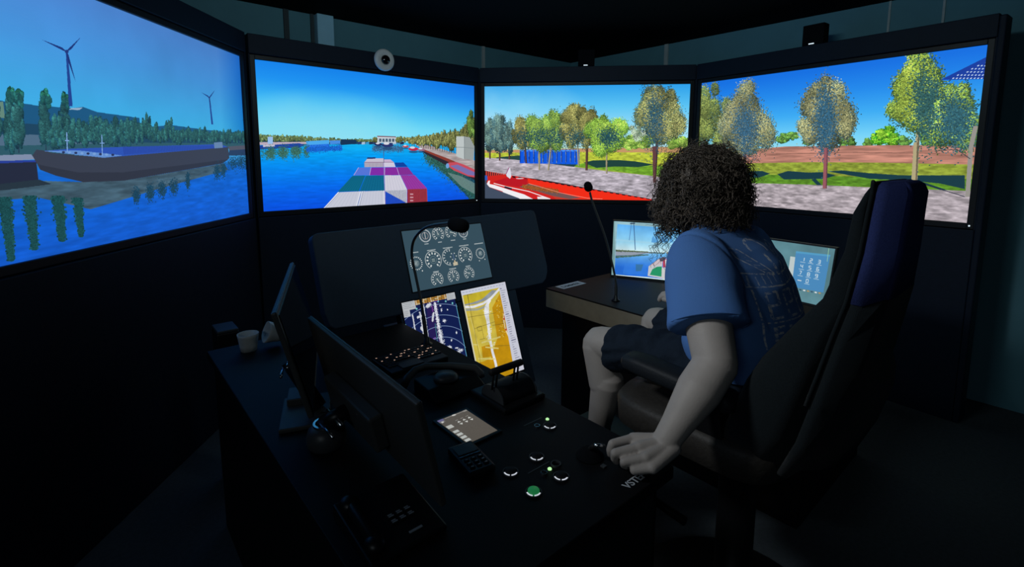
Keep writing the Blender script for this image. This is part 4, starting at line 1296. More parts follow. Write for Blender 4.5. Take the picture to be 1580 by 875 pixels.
# small things on the header boards
fr = dict(origin=SCR[1][0], turn=SCR[1][1])
cx = 0.833
t = thing('round_camera', 'round white webcam with black lens on the container display header', 'camera', (cx, -0.024, 2.140), **fr)
B().lathe([(0.030, 0.0), (0.062, 0.004), (0.076, 0.016), (0.076, 0.024), (0.066, 0.034), (0.040, 0.036), (0.034, 0.030), (0.0, 0.030)], (cx, -0.024, 2.140), (0, -1, 0), 40).build('ring_body', M['white'], t)
B().lathe([(0.033, 0.031), (0.033, 0.037), (0.027, 0.046), (0.016, 0.051), (0, 0.052)], (cx + 0.004, -0.024, 2.140), (0, -1, 0), 28).build('lens', M['lens'], t)
B().box((cx - 0.02, -0.024, 2.195), (cx + 0.02, 0.05, 2.200)).box((cx - 0.02, -0.028, 2.15), (cx + 0.02, -0.0235, 2.2)).build('mount_clip', M['white'], t)
for j, (k, x, lab, sz) in enumerate(((2, 0.83, 'black box with white light above the red barge display', (0.065, 0.13)), (3, 0.80, 'black box with white light above the canopy display', (0.065, 0.13)))):
    fr = dict(origin=SCR[k][0], turn=SCR[k][1])
    t = thing('sensor_box', lab, 'sensor', (x, 0.02, 2.1905), 'black boxes above the displays', **fr)
    B().box((x - sz[0], -0.015, 2.1905), (x + sz[0], 0.06, 2.1905 + sz[1]), 0.005).build('box_body', M['foam'], t)
    B().box((x - 0.022, -0.018, 2.196), (x + 0.010, -0.015, 2.202)).build('status_light', M['glowwhite'], t)

# ------------------------------------------------------------------ left console
Z = 0.722
con = thing('control_console', 'black desk console with round buttons under the resting hand', 'console', (0.75, 1.2, 0))
B().prism([(0.30, 0.58, Z - 0.03), (1.012, 0.58, Z - 0.03), (1.026, 0.60, Z - 0.03), (1.026, 1.940, Z - 0.03), (0.70, 1.940, Z - 0.03), (0.70, 2.12, Z - 0.03), (0.30, 2.12, Z - 0.03)], (0, 0, 0.03), 0.003).build('worktop', M['console'], con)
B().box((0.32, 0.62, 0.0), (1.01, 1.90, Z - 0.0305), 0.004).build('cabinet_body', M['console'], con)
B().box((0.32, 1.901, 0.0), (0.68, 2.10, Z - 0.0305), 0.004).build('cabinet_end', M['console'], con)
B().box((0.34, 0.616, 0.12), (0.66, 0.6195, 0.66), 0.001).build('access_panel', M['housing'], con)
B().box((0.68, 0.616, 0.12), (0.99, 0.6195, 0.66), 0.001).build('access_panel', M['housing'], con)


def ring_arc(b, c, r0, r1, z0, z1, a0, a1, n=14):
    pts = [(c[0] + r1 * math.cos(a), c[1] + r1 * math.sin(a), z0) for a in np.linspace(a0, a1, n)]
    pts += [(c[0] + r0 * math.cos(a), c[1] + r0 * math.sin(a), z0) for a in np.linspace(a1, a0, n)]
    b.prism(pts, (0, 0, z1 - z0))


def push_button(c, cap, r=0.0165, lit_ring=True, lab=None):
    o = B().lathe([(r * 0.80, -0.002), (r * 0.80, 0.0055), (r * 0.72, 0.0075), (0, 0.0075)], (c[0], c[1], Z), seg=24).build('push_button', cap, con)
    if lab:
        o['label'] = lab
    b = B()
    v = math.atan2(-c[1], -c[0])          # the split of the ring faces the rear of the desk
    for s in (1, -1):
        a0, a1 = v + s * 0.14, v + s * 1.22
        ring_arc(b, c, r * 0.84, r * 1.0, Z, Z + 0.004, min(a0, a1), max(a0, a1))
    q = b.build('lit_ring', M['glowring'], o)
    b = B()
    ring_arc(b, c, r * 1.0, r * 1.14, Z, Z + 0.003, 0, 2 * math.pi, 30)
    b.build('collar', M['greyplastic'], o)
    return o


for c in ((0.915, 0.900), (0.789, 0.820), (0.702, 0.817), (0.780, 0.729)):
    push_button(c, M['rubber'])
push_button((0.695, 0.731), M['greencap'], lab='green lit push button')
for c in ((0.935, 0.930), (0.780, 0.766)):
    tag(B().lathe([(0.0050, 0), (0.0050, 0.002), (0.003, 0.004), (0, 0.0045)], (*c, Z), seg=14).build('indicator_light', M['glowgreen'], con), 'small green lit lamp')
for c in ((0.888, 0.922), (0.758, 0.763)):
    b = B()
    ring_arc(b, c, 0.0055, 0.0085, Z, Z + 0.004, 0, 2 * math.pi, 16)
    o = b.build('key_switch', M['chrome'], con)
    B().lathe([(0.0053, 0), (0.0053, 0.003), (0, 0.003)], (*c, Z), seg=12).build('switch_core', M['rubber'], o)
b = B()
ring_arc(b, (0.803, 0.768), 0.010, 0.0125, Z, Z + 0.005, 0, 2 * math.pi, 20)
b.build('socket_rim', M['greyplastic'], con)
for (x0, x1, y) in ((0.862, 0.930, 0.946), (0.730, 0.800, 0.786)):
    B().box((x0, y, Z), (x1, y + 0.003, Z + 0.0006)).build('printed_line', M['greyplastic'], con)


def lettering(text, size, m, parent, at, ang, ext=0.0004):
    """flat raised lettering as a mesh part, lying on a horizontal top"""
    cu = bpy.data.curves.new('lettering', 'FONT')
    cu.body = text
    cu.size = size
    cu.extrude = ext
    cu.offset = size * 0.012
    cu.align_x = 'LEFT'
    tmp = bpy.data.objects.new('tmp', cu)
    COL.objects.link(tmp)
    dg = bpy.context.evaluated_depsgraph_get()
    me = bpy.data.meshes.new_from_object(tmp.evaluated_get(dg))
    bpy.data.objects.remove(tmp)
    me.name = 'lettering'
    me.transform(Matrix.Translation(Vector(at) - Vector(BASES[parent.name])) @ Matrix.Rotation(ang, 4, 'Z'))
    me.materials.clear()
    me.materials.append(m)
    o = bpy.data.objects.new('lettering', me)
    COL.objects.link(o)
    o.parent = parent
    return o


lettering('VSTEP', 0.027, M['whiteink'], con, (0.862, 0.602, Z + 0.0006), 0.0)

# touch panel let into a frame on the desk
t = thing('touch_panel', 'small brown lit touch panel lying on the black desk', 'touch panel', (0.737, 1.043, Z))
B().box((0.680, 0.960, Z), (0.797, 1.127, Z + 0.005), 0.002).build('panel_body', M['plastic'], t)
B().quad([(0.689, 1.116, Z + 0.0056), (0.787, 1.116, Z + 0.0056), (0.787, 0.970, Z + 0.0056), (0.689, 0.970, Z + 0.0056)]).build('screen', lit('touch_picture', paint_touch(), 0.8), t)

# engine telegraph
t = thing('engine_telegraph', 'black engine lever with bar grip in front of the chart screen', 'lever', (0.95, 1.10, Z))
B().box((0.855, 1.02, Z), (1.018, 1.19, Z + 0.018), 0.006).build('base_plate', M['plastic'], t)
half = [(0, 1.095 - 0.050 * math.cos(a), Z + 0.0185 + 0.040 * math.sin(a)) for a in np.linspace(0, math.pi, 17)]
B().prism([(0.872, y, z) for _, y, z in half], (0.130, 0, 0), 0.003).build('drum', M['rubber'], t)
for r in (0.868, 0.9985):
    B().prism([(r, 1.095 + (y - 1.095) * 1.05, Z + 0.0185 + (z - Z - 0.0185) * 1.05) for _, y, z in half], (0.004, 0, 0)).build('drum_rim', M['greyplastic'], t)
B().tube([(0.847, 1.08, 0.833), (0.851, 1.08, 0.833), (0.969, 1.08, 0.833), (0.973, 1.08, 0.833)], [0.007, 0.0105, 0.0105, 0.007], 16).build('grip', M['rubber'], t)
for r in (0.862, 0.876, 0.944, 0.958):
    B().tube([(r, 1.088, 0.775), (r, 1.08, 0.830)], 0.0032, 8).build('grip_rod', M['plastic'], t)

# joystick tiller
t = thing('joystick_tiller', 'short chrome tipped tiller lever held by the hand', 'joystick', (0.892, 0.738, Z))
B().lathe([(0.034, 0), (0.034, 0.003), (0.029, 0.006), (0.025, 0.014), (0.015, 0.021), (0, 0.023)], (0.892, 0.738, Z), seg=28).build('dome_base', M['foam'], t)
B().tube([(0.892, 0.738, 0.741), (0.878, 0.714, 0.767)], 0.006, 10).build('stem', M['rubber'], t)
B().tube([(0.876, 0.712, 0.769), (0.893, 0.701, 0.768)], [0.0042, 0.0046], 12).build('chrome_tip', M['chrome'], t)
B().tube([(0.893, 0.701, 0.768), (0.899, 0.697, 0.767)], 0.0034, 10).build('lever_rod', M['greyplastic'], t)
B().box((0.878, 0.683, Z), (0.890, 0.695, Z + 0.004), 0.001).build('pointer_plate', M['greyplastic'], t)

# keyboard with lit legends
t = thing('backlit_keyboard', 'black keyboard with amber lit keys on the desk under the radar', 'keyboard', (0.85, 1.53, Z))
B().box((0.728, 1.455, Z), (0.952, 1.612, Z + 0.016), 0.004).build('keyboard_body', M['plastic'], t)
b, g = B(), B()
for row in range(6):
    n = 15
    for k in range(n):
        x, y = 0.736 + 0.0142 * k + 0.002 * (row % 3), 1.592 - 0.0185 * row
        if row > 3 and 2 < k < 8:
            continue
        b.box((x, y, Z + 0.016), (x + 0.0122, y + 0.0150, Z + 0.0195), 0.0012, 1)
        if (k * 7 + row * 5) % 9 < 3 and not (row > 2 and k < 7 and (k + row) % 3):
            g.box((x + 0.001, y + 0.004, Z + 0.0196), (x + 0.0095 if (k + row) % 2 else x + 0.006, y + 0.0085, Z + 0.0199))
tag(b.build('keycaps', M['plastic'], t), kind='stuff')
tag(g.build('lit_legends', M['keyglow'], t), kind='stuff')
B().box((0.772, 1.462, Z + 0.016), (0.856, 1.512, Z + 0.0195), 0.002).build('touch_pad', M['greyplastic'], t)

# grab rail over a low control box
t = thing('control_box', 'low dark control box under a bent grab rail beside keyboard', 'control box', (0.84, 1.24, Z))
B().prism([(0.735, 1.195, Z + 0.0005), (0.735, 1.325, Z + 0.0005), (0.735, 1.325, Z + 0.042), (0.735, 1.24, Z + 0.034), (0.735, 1.195, Z + 0.012)], (0.185, 0, 0), 0.004).build('box_body', M['plastic'], t)
B().lathe([(0.040, 0), (0.040, 0.006), (0.030, 0.016), (0, 0.018)], (0.82, 1.270, Z + 0.036), seg=28).build('dial_knob', M['greyplastic'], t)
B().tube([(0.705, 1.340, Z + 0.0145), (0.728, 1.354, Z + 0.034), (0.765, 1.366, Z + 0.048), (0.80, 1.360, Z + 0.052), (0.87, 1.310, Z + 0.050), (0.93, 1.262, Z + 0.042), (0.938, 1.243, Z + 0.026), (0.938, 1.240, Z + 0.0150)], 0.0135, 14, flat=0.7).build('grab_rail', M['mon'], t)


def telephone(base, lab, ang):
    t = thing('desk_handset', lab, 'telephone', (*base, Z), turn=TURN)
    rot = Matrix.Rotation(ang, 3, 'Z')
    P = lambda x, y, z: tuple(Vector((*base, Z)) + rot @ Vector((x, y, z)))
    B().prism([P(-0.034, -0.062, 0), P(0.034, -0.062, 0), P(0.034, 0.062, 0), P(-0.034, 0.062, 0)], (0, 0, 0.02), 0.006).build('phone_body', M['plastic'], t)
    B().prism([P(-0.026, 0.012, 0.02), P(0.026, 0.012, 0.02), P(0.026, 0.05, 0.02), P(-0.026, 0.05, 0.02)], (0, 0, 0.0015), 0.0005).build('phone_display', M['greyplastic'], t)
    B().prism([P(-0.028, 0.002, 0.02), P(0.028, 0.002, 0.02), P(0.028, 0.0055, 0.02), P(-0.028, 0.0055, 0.02)], (0, 0, 0.002)).build('chrome_strip', M['chrome'], t)
    for r in range(3):
        for k in range(3):
            x, y = -0.018 + 0.018 * k, -0.012 - 0.015 * r
            o = B().prism([P(x - 0.006, y - 0.004, 0.02), P(x + 0.006, y - 0.004, 0.02), P(x + 0.006, y + 0.004, 0.02), P(x - 0.006, y + 0.004, 0.02)], (0, 0, 0.0025), 0.0008).build('phone_key', M['rubber'], t)
            B().prism([P(x - 0.003, y - 0.0015, 0.0226), P(x + 0.003, y - 0.0015, 0.0226), P(x + 0.003, y + 0.0015, 0.0226), P(x - 0.003, y + 0.0015, 0.0226)], (0, 0, 0.0002)).build('key_mark', M['phoneprint'], o)
    return t


telephone((0.652, 0.905), 'dark handset with keys beside the brown touch panel', R_(-8))

# key unit near the edge of the desk
t = thing('desk_telephone', 'dark desk telephone with rows of pale printed keys, nearest the camera', 'telephone', (0.40, 0.84, Z))
B().prism([(0.33, 0.76, Z), (0.33, 0.94, Z), (0.33, 0.94, Z + 0.03), (0.33, 0.76, Z + 0.012)], (0.16, 0, 0), 0.004).build('phone_body', M['plastic'], t)
B().capsule((0.352, 0.79, Z + 0.030), (0.352, 0.91, Z + 0.042), 0.012, 0.012).ellipsoid((0.352, 0.79, Z + 0.026), (0.020, 0.022, 0.016)).ellipsoid((0.352, 0.905, Z + 0.040), (0.020, 0.022, 0.016)).build('receiver', M['plastic'], t)
for r in range(2):
    for k in range(3):
        x, y, z = 0.402 + 0.018 * k, 0.836 - 0.016 * r, Z + 0.0195 - 0.0015 * r
        o = B().box((x, y, z), (x + 0.015, y + 0.012, z + 0.004), 0.001, 1).build('phone_key', M['rubber'], t)
        B().box((x + 0.002, y + 0.002, z + 0.004), (x + 0.013, y + 0.005, z + 0.0044)).box((x + 0.002, y + 0.007, z + 0.004), (x + 0.011, y + 0.010, z + 0.0044)).build('key_mark', M['phoneprint'], o)
B().box((0.420, 0.784, Z + 0.0142), (0.448, 0.789, Z + 0.0160)).build('name_strip', M['phoneprint'], t)


# gooseneck microphones
def gooseneck(name, lab, pts, head, hdir, hr, foot):
    t = thing(name, lab, 'microphone', foot)
    B().lathe([(0.022, 0), (0.022, 0.004), (0.012, 0.010), (0.010, 0.03), (0, 0.032)], foot, seg=24).build('mic_base', M['plastic'], t)
    V = [Vector(p) for p in pts]
    P = [Vector(foot)]
    for i in range(len(V) - 1):                      # smooth curve through the points
        p0, p1, p2, p3 = V[max(i - 1, 0)], V[i], V[i + 1], V[min(i + 2, len(V) - 1)]
        for k in range(6):
            u = k / 6
            P.append(0.5 * ((2 * p1) + (p2 - p0) * u + (2 * p0 - 5 * p1 + 4 * p2 - p3) * u * u + (3 * p1 - p0 - 3 * p2 + p3) * u ** 3))
    P.append(V[-1])
    B().tube(P, [0.0078 if k < 6 else 0.0055 for k in range(len(P))], 10).build('gooseneck', M['greyplastic'], t)
    d = Vector(hdir).normalized()
    h = Vector(head)
    B().capsule(h - d * hr[1] * 0.5, h + d * hr[1] * 0.5, hr[0], hr[0] * 0.93, 24).build('foam_head', M['foam'], t)
    return t


gooseneck('gooseneck_microphone', 'long bent gooseneck microphone standing before the gauge screen', [(0.972, 1.640, Z + 0.01), (0.968, 1.665, 0.87), (0.964, 1.70, 0.985), (0.960, 1.722, 1.07), (0.960, 1.698, 1.138), (0.960, 1.605, 1.194), (0.960, 1.470, 1.222), (0.960, 1.43, 1.225)],
          (0.960, 1.395, 1.224), (0, -1, -0.05), (0.026, 0.045), (0.972, 1.640, Z))
gooseneck('gooseneck_microphone', 'slim gooseneck microphone on the brown edged right console', [(2.038, 1.540, Z + 0.01), (2.034, 1.544, 0.84), (1.993, 1.579, 1.042), (1.940, 1.624, 1.224), (1.927, 1.636, 1.285)],
          (1.920, 1.642, 1.313), (-0.3, 0.2, 1), (0.022, 0.012), (2.038, 1.540, Z))


# ------------------------------------------------------------------ monitors seen from behind
def monitor(lab, top_near, top_far, tilt, h, bulge=True):
    a, b_ = Vector(top_near), Vector(top_far)
    d = (b_ - a).normalized()
    out = Vector((d.y, -d.x, 0))                      # towards the operator
    U = Vector((0, 0, 1)) * math.cos(tilt) - out * math.sin(tilt)
    N = d.cross(U) * 1.0
    if N.dot(out) < 0:
        N = -N
    W_ = (b_ - a).length
    P = lambda u, v, w: a + d * u - U * v + N * w
    foot = P(W_ / 2 + (0.10 if bulge else 0), h, 0)
    base = (foot.x - N.x * 0.085, foot.y - N.y * 0.085, Z) if bulge else (0.462, 1.385, Z)
    t = thing('computer_monitor', lab, 'monitor', base, 'monitors on the left desk')
    B().prism([P(0, 0, 0), P(W_, 0, 0), P(W_, h, 0), P(0, h, 0)], N * 0.015, 0.004).build('monitor_case', M['mon'], t)
    B().prism([P(0.012, 0.012, 0.0152), P(W_ - 0.012, 0.012, 0.0152), P(W_ - 0.012, h - 0.02, 0.0152), P(0.012, h - 0.02, 0.0152)], N * 0.002).build('screen', M['lens'], t)
    B().prism([P(0.002, -0.0008, 0.009), P(W_ - 0.002, -0.0008, 0.009), P(W_ - 0.002, 0.004, 0.009), P(0.002, 0.004, 0.009)], N * 0.003).build('front_seam', M['greyplastic'], t)
    if bulge:
        B().prism([P(0.20, 0.115, -0.035), P(W_ - 0.14, 0.115, -0.035), P(W_ - 0.14, 0.205, -0.035), P(0.20, 0.205, -0.035)], N * 0.0355, 0.006).build('rear_bulge', M['mon'], t)
    c0 = P(W_ / 2 + (0.04 if bulge else -0.14), h * 0.66, -0.035 if bulge else 0)
    c1 = Vector((base[0], base[1], Z + (0.062 if bulge else 0.016)))
    B().tube([c0, c0 - N * 0.03, c1], [0.020, 0.020, 0.022], 14).build('stand_neck', M['plastic'], t)
    b = B()
    b.tube([c0 - N * 0.03 - d * 0.045, c0 - N * 0.03 + d * 0.045], 0.006, 12)
    b.tube([c0 - N * 0.055 - d * 0.04 - U * 0.02, c0 - N * 0.055 + d * 0.04 - U * 0.02], 0.004, 12)
    b.build('hinge_bar', M['chrome'], t)
    if bulge:
        f_ = (base[0], base[1], Z + 0.0006)
        B().lathe([(0.040, 0), (0.047, 0.008), (0.049, 0.028), (0.044, 0.046), (0.030, 0.058), (0, 0.060)], f_, seg=32).build('stand_base', M['greyplastic'], t)
        b = B()
        ring_arc(b, f_, 0.026, 0.0315, Z + 0.0585, Z + 0.064, 0, 2 * math.pi, 32)
        b.build('chrome_collar', M['chrome'], t)
        b = B()
        for k in (-1, 1):
            b.tube([c1 + d * 0.030 * k + Vector((0, 0, 0.015)), c1.lerp(c0, 0.5) + d * 0.034 * k, c0 - N * 0.02 + d * 0.034 * k], 0.006, 10, flat=0.4)
        b.build('chrome_arm', M['chrome'], t)
    else:
        q = [Vector((base[0], base[1], Z + 0.0006)) + d * x - Vector((N.x, N.y, 0)).normalized() * y for x, y in ((-0.09, -0.03), (0.10, -0.03), (0.10, 0.10), (-0.09, 0.10))]
        B().prism(q, (0, 0, 0.012), 0.003).build('stand_base', M['mon'], t)
        q = [Vector((base[0] - 0.02, base[1] + 0.085, Z + 0.0006)) + d * x - Vector((N.x, N.y, 0)).normalized() * y for x, y in ((-0.03, -0.03), (0.055, -0.03), (0.055, 0.04), (-0.03, 0.04))]
        B().prism(q, (0, 0, 0.030), 0.003).build('stand_foot', M['mon'], t)
    return t


monitor('dark monitor seen from behind, nearest, with chrome hinge', (0.443, 0.792, 0.986), (0.448, 1.414, 1.0), R_(12.5), 0.245)
monitor('dark monitor seen from behind, farther, with bright blue edge', (0.322, 1.290, 1.066), (0.548, 1.890, 1.066), R_(14.5), 0.30, False)

# cups and case at the far left
b = B()
for k, (rr, hh) in enumerate(((0.028, 0.0),)):
    b.lathe([(0.028, 0), (0.031, 0.02), (0.036, 0.055), (0.038, 0.066), (0.036, 0.066), (0.033, 0.05), (0.027, 0.004), (0, 0.004)], (0.425, 2.03, Z), seg=18)
o = single(b, 'paper_cup', M['paper'], 'crumpled pale paper cup with shadowed side on far left desk', 'cup', (0.425, 2.03, Z), 'paper cups on the far left desk')
b = B()
b.lathe([(0.030, 0), (0.034, 0.02), (0.040, 0.05), (0.042, 0.062), (0.040, 0.062), (0.036, 0.045), (0.029, 0.004), (0, 0.004)], (0, 0, 0), seg=18)
bmesh.ops.rotate(b.bm, verts=b.bm.verts, cent=(0, 0, 0), matrix=Matrix.Rotation(R_(-72), 3, 'Y') )
bmesh.ops.translate(b.bm, verts=b.bm.verts, vec=(0.545, 2.02, Z + 0.0405))
for v in b.bm.verts:
    v.co += Vector((0, 0.004 * math.sin(60 * v.co.z + 40 * v.co.x), 0))
single(b, 'paper_cup', M['paper'], 'pale paper cup lying on its side against the farther monitor', 'cup', (0.53, 2.02, Z), 'paper cups on the far left desk')
t = thing('tall_case', 'tall black equipment case with a blue lit top at far left', 'case', (0.415, 2.36, 0))
B().box((0.372, 2.33, 0), (0.455, 2.455, Z - 0.012), 0.005).build('case_body', M['plastic'], t)
B().box((0.373, 2.331, Z - 0.0119), (0.454, 2.454, Z), 0.003).build('case_top', M['greyplastic'], t)

# ------------------------------------------------------------------ dashboard
DP = Vector((0, 1.955, Z))
DU = Vector((0, math.sin(R_(19.7)), math.cos(R_(19.7))))
DN = Vector((0, -math.cos(R_(19.7)), math.sin(R_(19.7))))
dp = lambda u, v, w=0.0: DP + Vector((u, 0, 0)) + DU * v + DN * w
dash = thing('instrument_dashboard', 'dark slanted dashboard holding gauge, radar and chart screens', 'dashboard', (1.35, 2.1, 0))
out = [(0.704, 0.100), (0.716, 0.046), (0.735, 0.030), (1.925, 0.030), (1.958, 0.050), (1.982, 0.088), (1.990, 0.120), (1.992, 0.430), (1.986, 0.452), (1.965, 0.459), (0.725, 0.440), (0.708, 0.432), (0.701, 0.415)]
B().prism([dp(u, v) for u, v in out], DN * -0.06, 0.006).build('upper_panel', M['dash'], dash)
B().prism([dp(u, v) for u, v in ((1.032, -0.46), (1.72, -0.46), (1.72, 0.029), (1.032, 0.029))], DN * -0.05, 0.004).build('lower_panel', M['dash'], dash)
B().box((1.10, 2.04, 0), (1.66, 2.30, 0.60), 0.01).build('pedestal', M['console'], dash)
B().prism([dp(0.95, 0.05, -0.061), dp(1.85, 0.05, -0.061), dp(1.85, 0.36, -0.061), dp(0.95, 0.36, -0.061)], DN * -0.07, 0.008).build('rear_box', M['console'], dash)


def inset(name, u0, u1, v0, v1, canvas, lab, e=1.0):
    o = B().prism([dp(u0 - 0.006, v0 - 0.006, 0.0005), dp(u1 + 0.006, v0 - 0.006, 0.0005), dp(u1 + 0.006, v1 + 0.006, 0.0005), dp(u0 - 0.006, v1 + 0.006, 0.0005)], DN * 0.001).build(name, M['housing'], dash)
    B().quad([dp(u0, v1, 0.0024), dp(u1, v1, 0.0024), dp(u1, v0, 0.0024), dp(u0, v0, 0.0024)]).build('screen', lit(name + '_picture', canvas, e), o)
    return tag(o, lab)


inset('gauge_display', 1.113, 1.580, 0.1195, 0.410, paint_gauges(), 'grey screen of twelve white dials', 0.8)
inset('radar_display', 1.046, 1.334, -0.382, 0.081, paint_radar(), 'dark blue radar screen with white echoes', 0.95)
inset('chart_display', 1.371, 1.658, -0.382, 0.081, paint_chart(), 'yellow harbour chart screen with white border', 0.85)

# ------------------------------------------------------------------ right console
rc = thing('side_console', 'black console with pale brown front edge right of the dashboard', 'console', (2.3, 1.3, 0))
B().prism([(1.94, 0.56, Z - 0.008), (2.86, 0.56, Z - 0.008), (2.86, 1.955, Z - 0.008), (1.94, 1.955, Z - 0.008)], (0, 0, 0.008), 0.002).build('worktop', M['console'], rc)
B().box((1.9405, 0.561, Z - 0.108), (1.956, 1.953, Z - 0.0083), 0.001).build('front_board', M['plywood'], rc)
B().box((2.02, 0.62, 0), (2.80, 1.90, Z - 0.0083), 0.004).build('cabinet_body', M['console'], rc)
B().box((1.965, 0.60, Z - 0.10), (2.019, 1.94, Z - 0.0083), 0.002).build('edge_rail', M['console'], rc)
lp = B().prism([(2.000, 1.872, Z), (2.196, 1.876, Z), (2.196, 1.944, Z), (2.000, 1.940, Z)], (0, 0, 0.0012)).build('label_plate', M['label'], rc)
lp['label'] = 'white label with dark lettering'
tmp = lettering('DIMMER', 0.042, M['ink'], rc, (2.016, 1.889, Z + 0.0018), R_(1.2), 0.0002)

# tablet display on the right console
org, turn = (0.621, 3.023, 0), R_(-25.0)
fr = dict(origin=org, turn=turn)
tl = R_(4)
tp = lambda u, v, w=0.0: Vector((u, 0, 0.735)) + Vector((0, math.sin(tl), math.cos(tl))) * v + Vector((0, -math.cos(tl), math.sin(tl))) * w
t = thing('tablet_display', 'wide screen showing the bow view, on the right console by the shoulder', 'display', (0.25, 0.02, Z), **fr)
B().quad([tp(0, 0.335), tp(0.5, 0.335), tp(0.5, 0), tp(0, 0)]).build('screen', lit('bow_picture', paint_tablet(), 0.95), t)
B().prism([tp(-0.008, -0.008, -0.0005), tp(0.508, -0.008, -0.0005), tp(0.508, 0.343, -0.0005), tp(-0.008, 0.343, -0.0005)], Vector((0, 0.02, 0)), 0.003).build('display_case', M['plastic'], t)
B().prism([tp(0.18, -0.008, -0.021), tp(0.32, -0.008, -0.021), tp(0.30, 0.15, -0.021), tp(0.20, 0.15, -0.021)], Vector((0, 0.06, 0)), 0.003).box((0.10, -0.01, Z + 0.0006), (0.40, 0.10, Z + 0.005), 0.002).build('stand', M['plastic'], t)

# keypad display
org, turn = (1.305, 2.162, 0), R_(90 - 146.5)
fr = dict(origin=org, turn=turn)
tl2 = R_(10)
kp = lambda u, v, w=0.0: Vector((u, 0, 1.076)) + Vector((0, math.sin(tl2), math.cos(tl2))) * v + Vector((0, -math.cos(tl2), math.sin(tl2))) * w
t = thing('keypad_display', 'blue number pad screen seen between the shirt and the chair', 'display', (-0.09, -0.03, Z), **fr)
B().quad([kp(-0.30, 0), kp(0.115, 0), kp(0.115, -0.25), kp(-0.30, -0.25)]).build('screen', lit('keypad_picture', paint_keypad(), 0.8), t)
B().prism([kp(-0.308, 0.007, -0.0005), kp(0.123, 0.007, -0.0005), kp(0.123, -0.262, -0.0005), kp(-0.308, -0.262, -0.0005)], Vector((0, 0.02, 0)), 0.003).build('display_case', M['plastic'], t)
B().prism([kp(-0.17, -0.10, -0.021), kp(-0.01, -0.10, -0.021), kp(-0.01, -0.25, -0.021), kp(-0.17, -0.25, -0.021)], Vector((0, 0.03, 0)), 0.003).tube([(-0.09, 0.01, 0.86), (-0.09, 0.03, Z + 0.014)], 0.016, 14).box((-0.21, -0.07, Z + 0.0006), (0.03, 0.10, Z + 0.008), 0.003).build('stand', M['plastic'], t)

# ------------------------------------------------------------------ helm chair
chair = thing('helm_chair', 'tall dark padded helm chair with rear shell coloured navy blue where lit', 'chair', (1.46, 0.55, 0))
# sections of the backrest: z, left r, right r, front f, rear f
BK = [(0.70, 1.20, 1.74, 0.600, 0.40), (0.80, 1.18, 1.76, 0.560, 0.36), (0.904, 1.18, 1.76, 0.521, 0.335), (0.976, 1.19, 1.75, 0.488, 0.320), (1.065, 1.21, 1.72, 0.432, 0.304),
      (1.14, 1.235, 1.68, 0.391, 0.290), (1.25, 1.258, 1.625, 0.353, 0.278), (1.335, 1.268, 1.595, 0.335, 0.273), (1.378, 1.274, 1.582, 0.316, 0.270), (1.396, 1.282, 1.570, 0.304, 0.272), (1.404, 1.30, 1.55, 0.292, 0.276)]
secs, shell = [], []
for z, rl, rr, ff, fb in BK:
    c = (rl + rr) / 2
    m = fb + 0.030
    secs.append(((c, (ff + m) / 2, z), ((rr - rl) / 2, 0, 0), (0, (ff - m) / 2, 0)))
b = B().loft(secs, 40, 5.0)
for v in b.bm.verts:                                   # hollow the front between the side wings
    k = min(1, abs(v.co.x - 1.46) / 0.24)
    if v.co.y > 0.31 and v.co.z < 1.3:
        v.co.y -= (0.055 if v.co.z > 0.95 else 0.100) * (1 - k ** 3) * min(1, (1.3 - v.co.z) / 0.15)
b.build('back_cushion', M['chair'], chair)
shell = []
for z, rl, rr, ff, fb in [q for q in BK if q[0] > 1.1]:  # navy kept to the top of the shell, where the light falls
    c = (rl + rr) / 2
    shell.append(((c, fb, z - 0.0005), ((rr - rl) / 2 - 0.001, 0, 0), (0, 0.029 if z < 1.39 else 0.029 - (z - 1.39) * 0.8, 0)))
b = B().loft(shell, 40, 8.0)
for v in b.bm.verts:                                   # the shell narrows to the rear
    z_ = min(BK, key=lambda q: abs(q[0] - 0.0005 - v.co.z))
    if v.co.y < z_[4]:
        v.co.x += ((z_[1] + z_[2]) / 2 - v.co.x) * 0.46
tag(b.build('navy_lit_shell', M['chairblue'], chair), 'upper rear shell, coloured navy blue where light falls')
shell = []
for z, rl, rr, ff, fb in [q for q in BK if q[0] < 1.2]:
    c = (rl + rr) / 2
    shell.append(((c, fb, min(z, 1.139)), ((rr - rl) / 2 - 0.004, 0, 0), (0, 0.029, 0)))
b = B().loft(shell, 40, 8.0)
for v in b.bm.verts:
    z_ = min(BK, key=lambda q: abs(min(q[0], 1.139) - v.co.z))
    if v.co.y < z_[4]:
        v.co.x += ((z_[1] + z_[2]) / 2 - v.co.x) * 0.42
b.build('shaded_shell', M['chair'], chair)  # lower shell coloured dark, standing in for the fading light
pip = [Vector((rl + 0.001, fb + 0.030, z)) for z, rl, rr, ff, fb in BK[2:]]
B().tube(pip, 0.004, 8).build('piping', M['chair'], chair)
b = B().loft([((1.46, 0.67, 0.640), (0.275, 0, 0), (0, 0.235, 0)), ((1.46, 0.67, 0.655), (0.292, 0, 0), (0, 0.250, 0)), ((1.46, 0.67, 0.72), (0.295, 0, 0), (0, 0.255, 0)), ((1.46, 0.67, 0.738), (0.283, 0, 0), (0, 0.243, 0)), ((1.46, 0.67, 0.744), (0.24, 0, 0), (0, 0.20, 0))], 44, 5.0)
b.build('seat', M['leather'], chair)
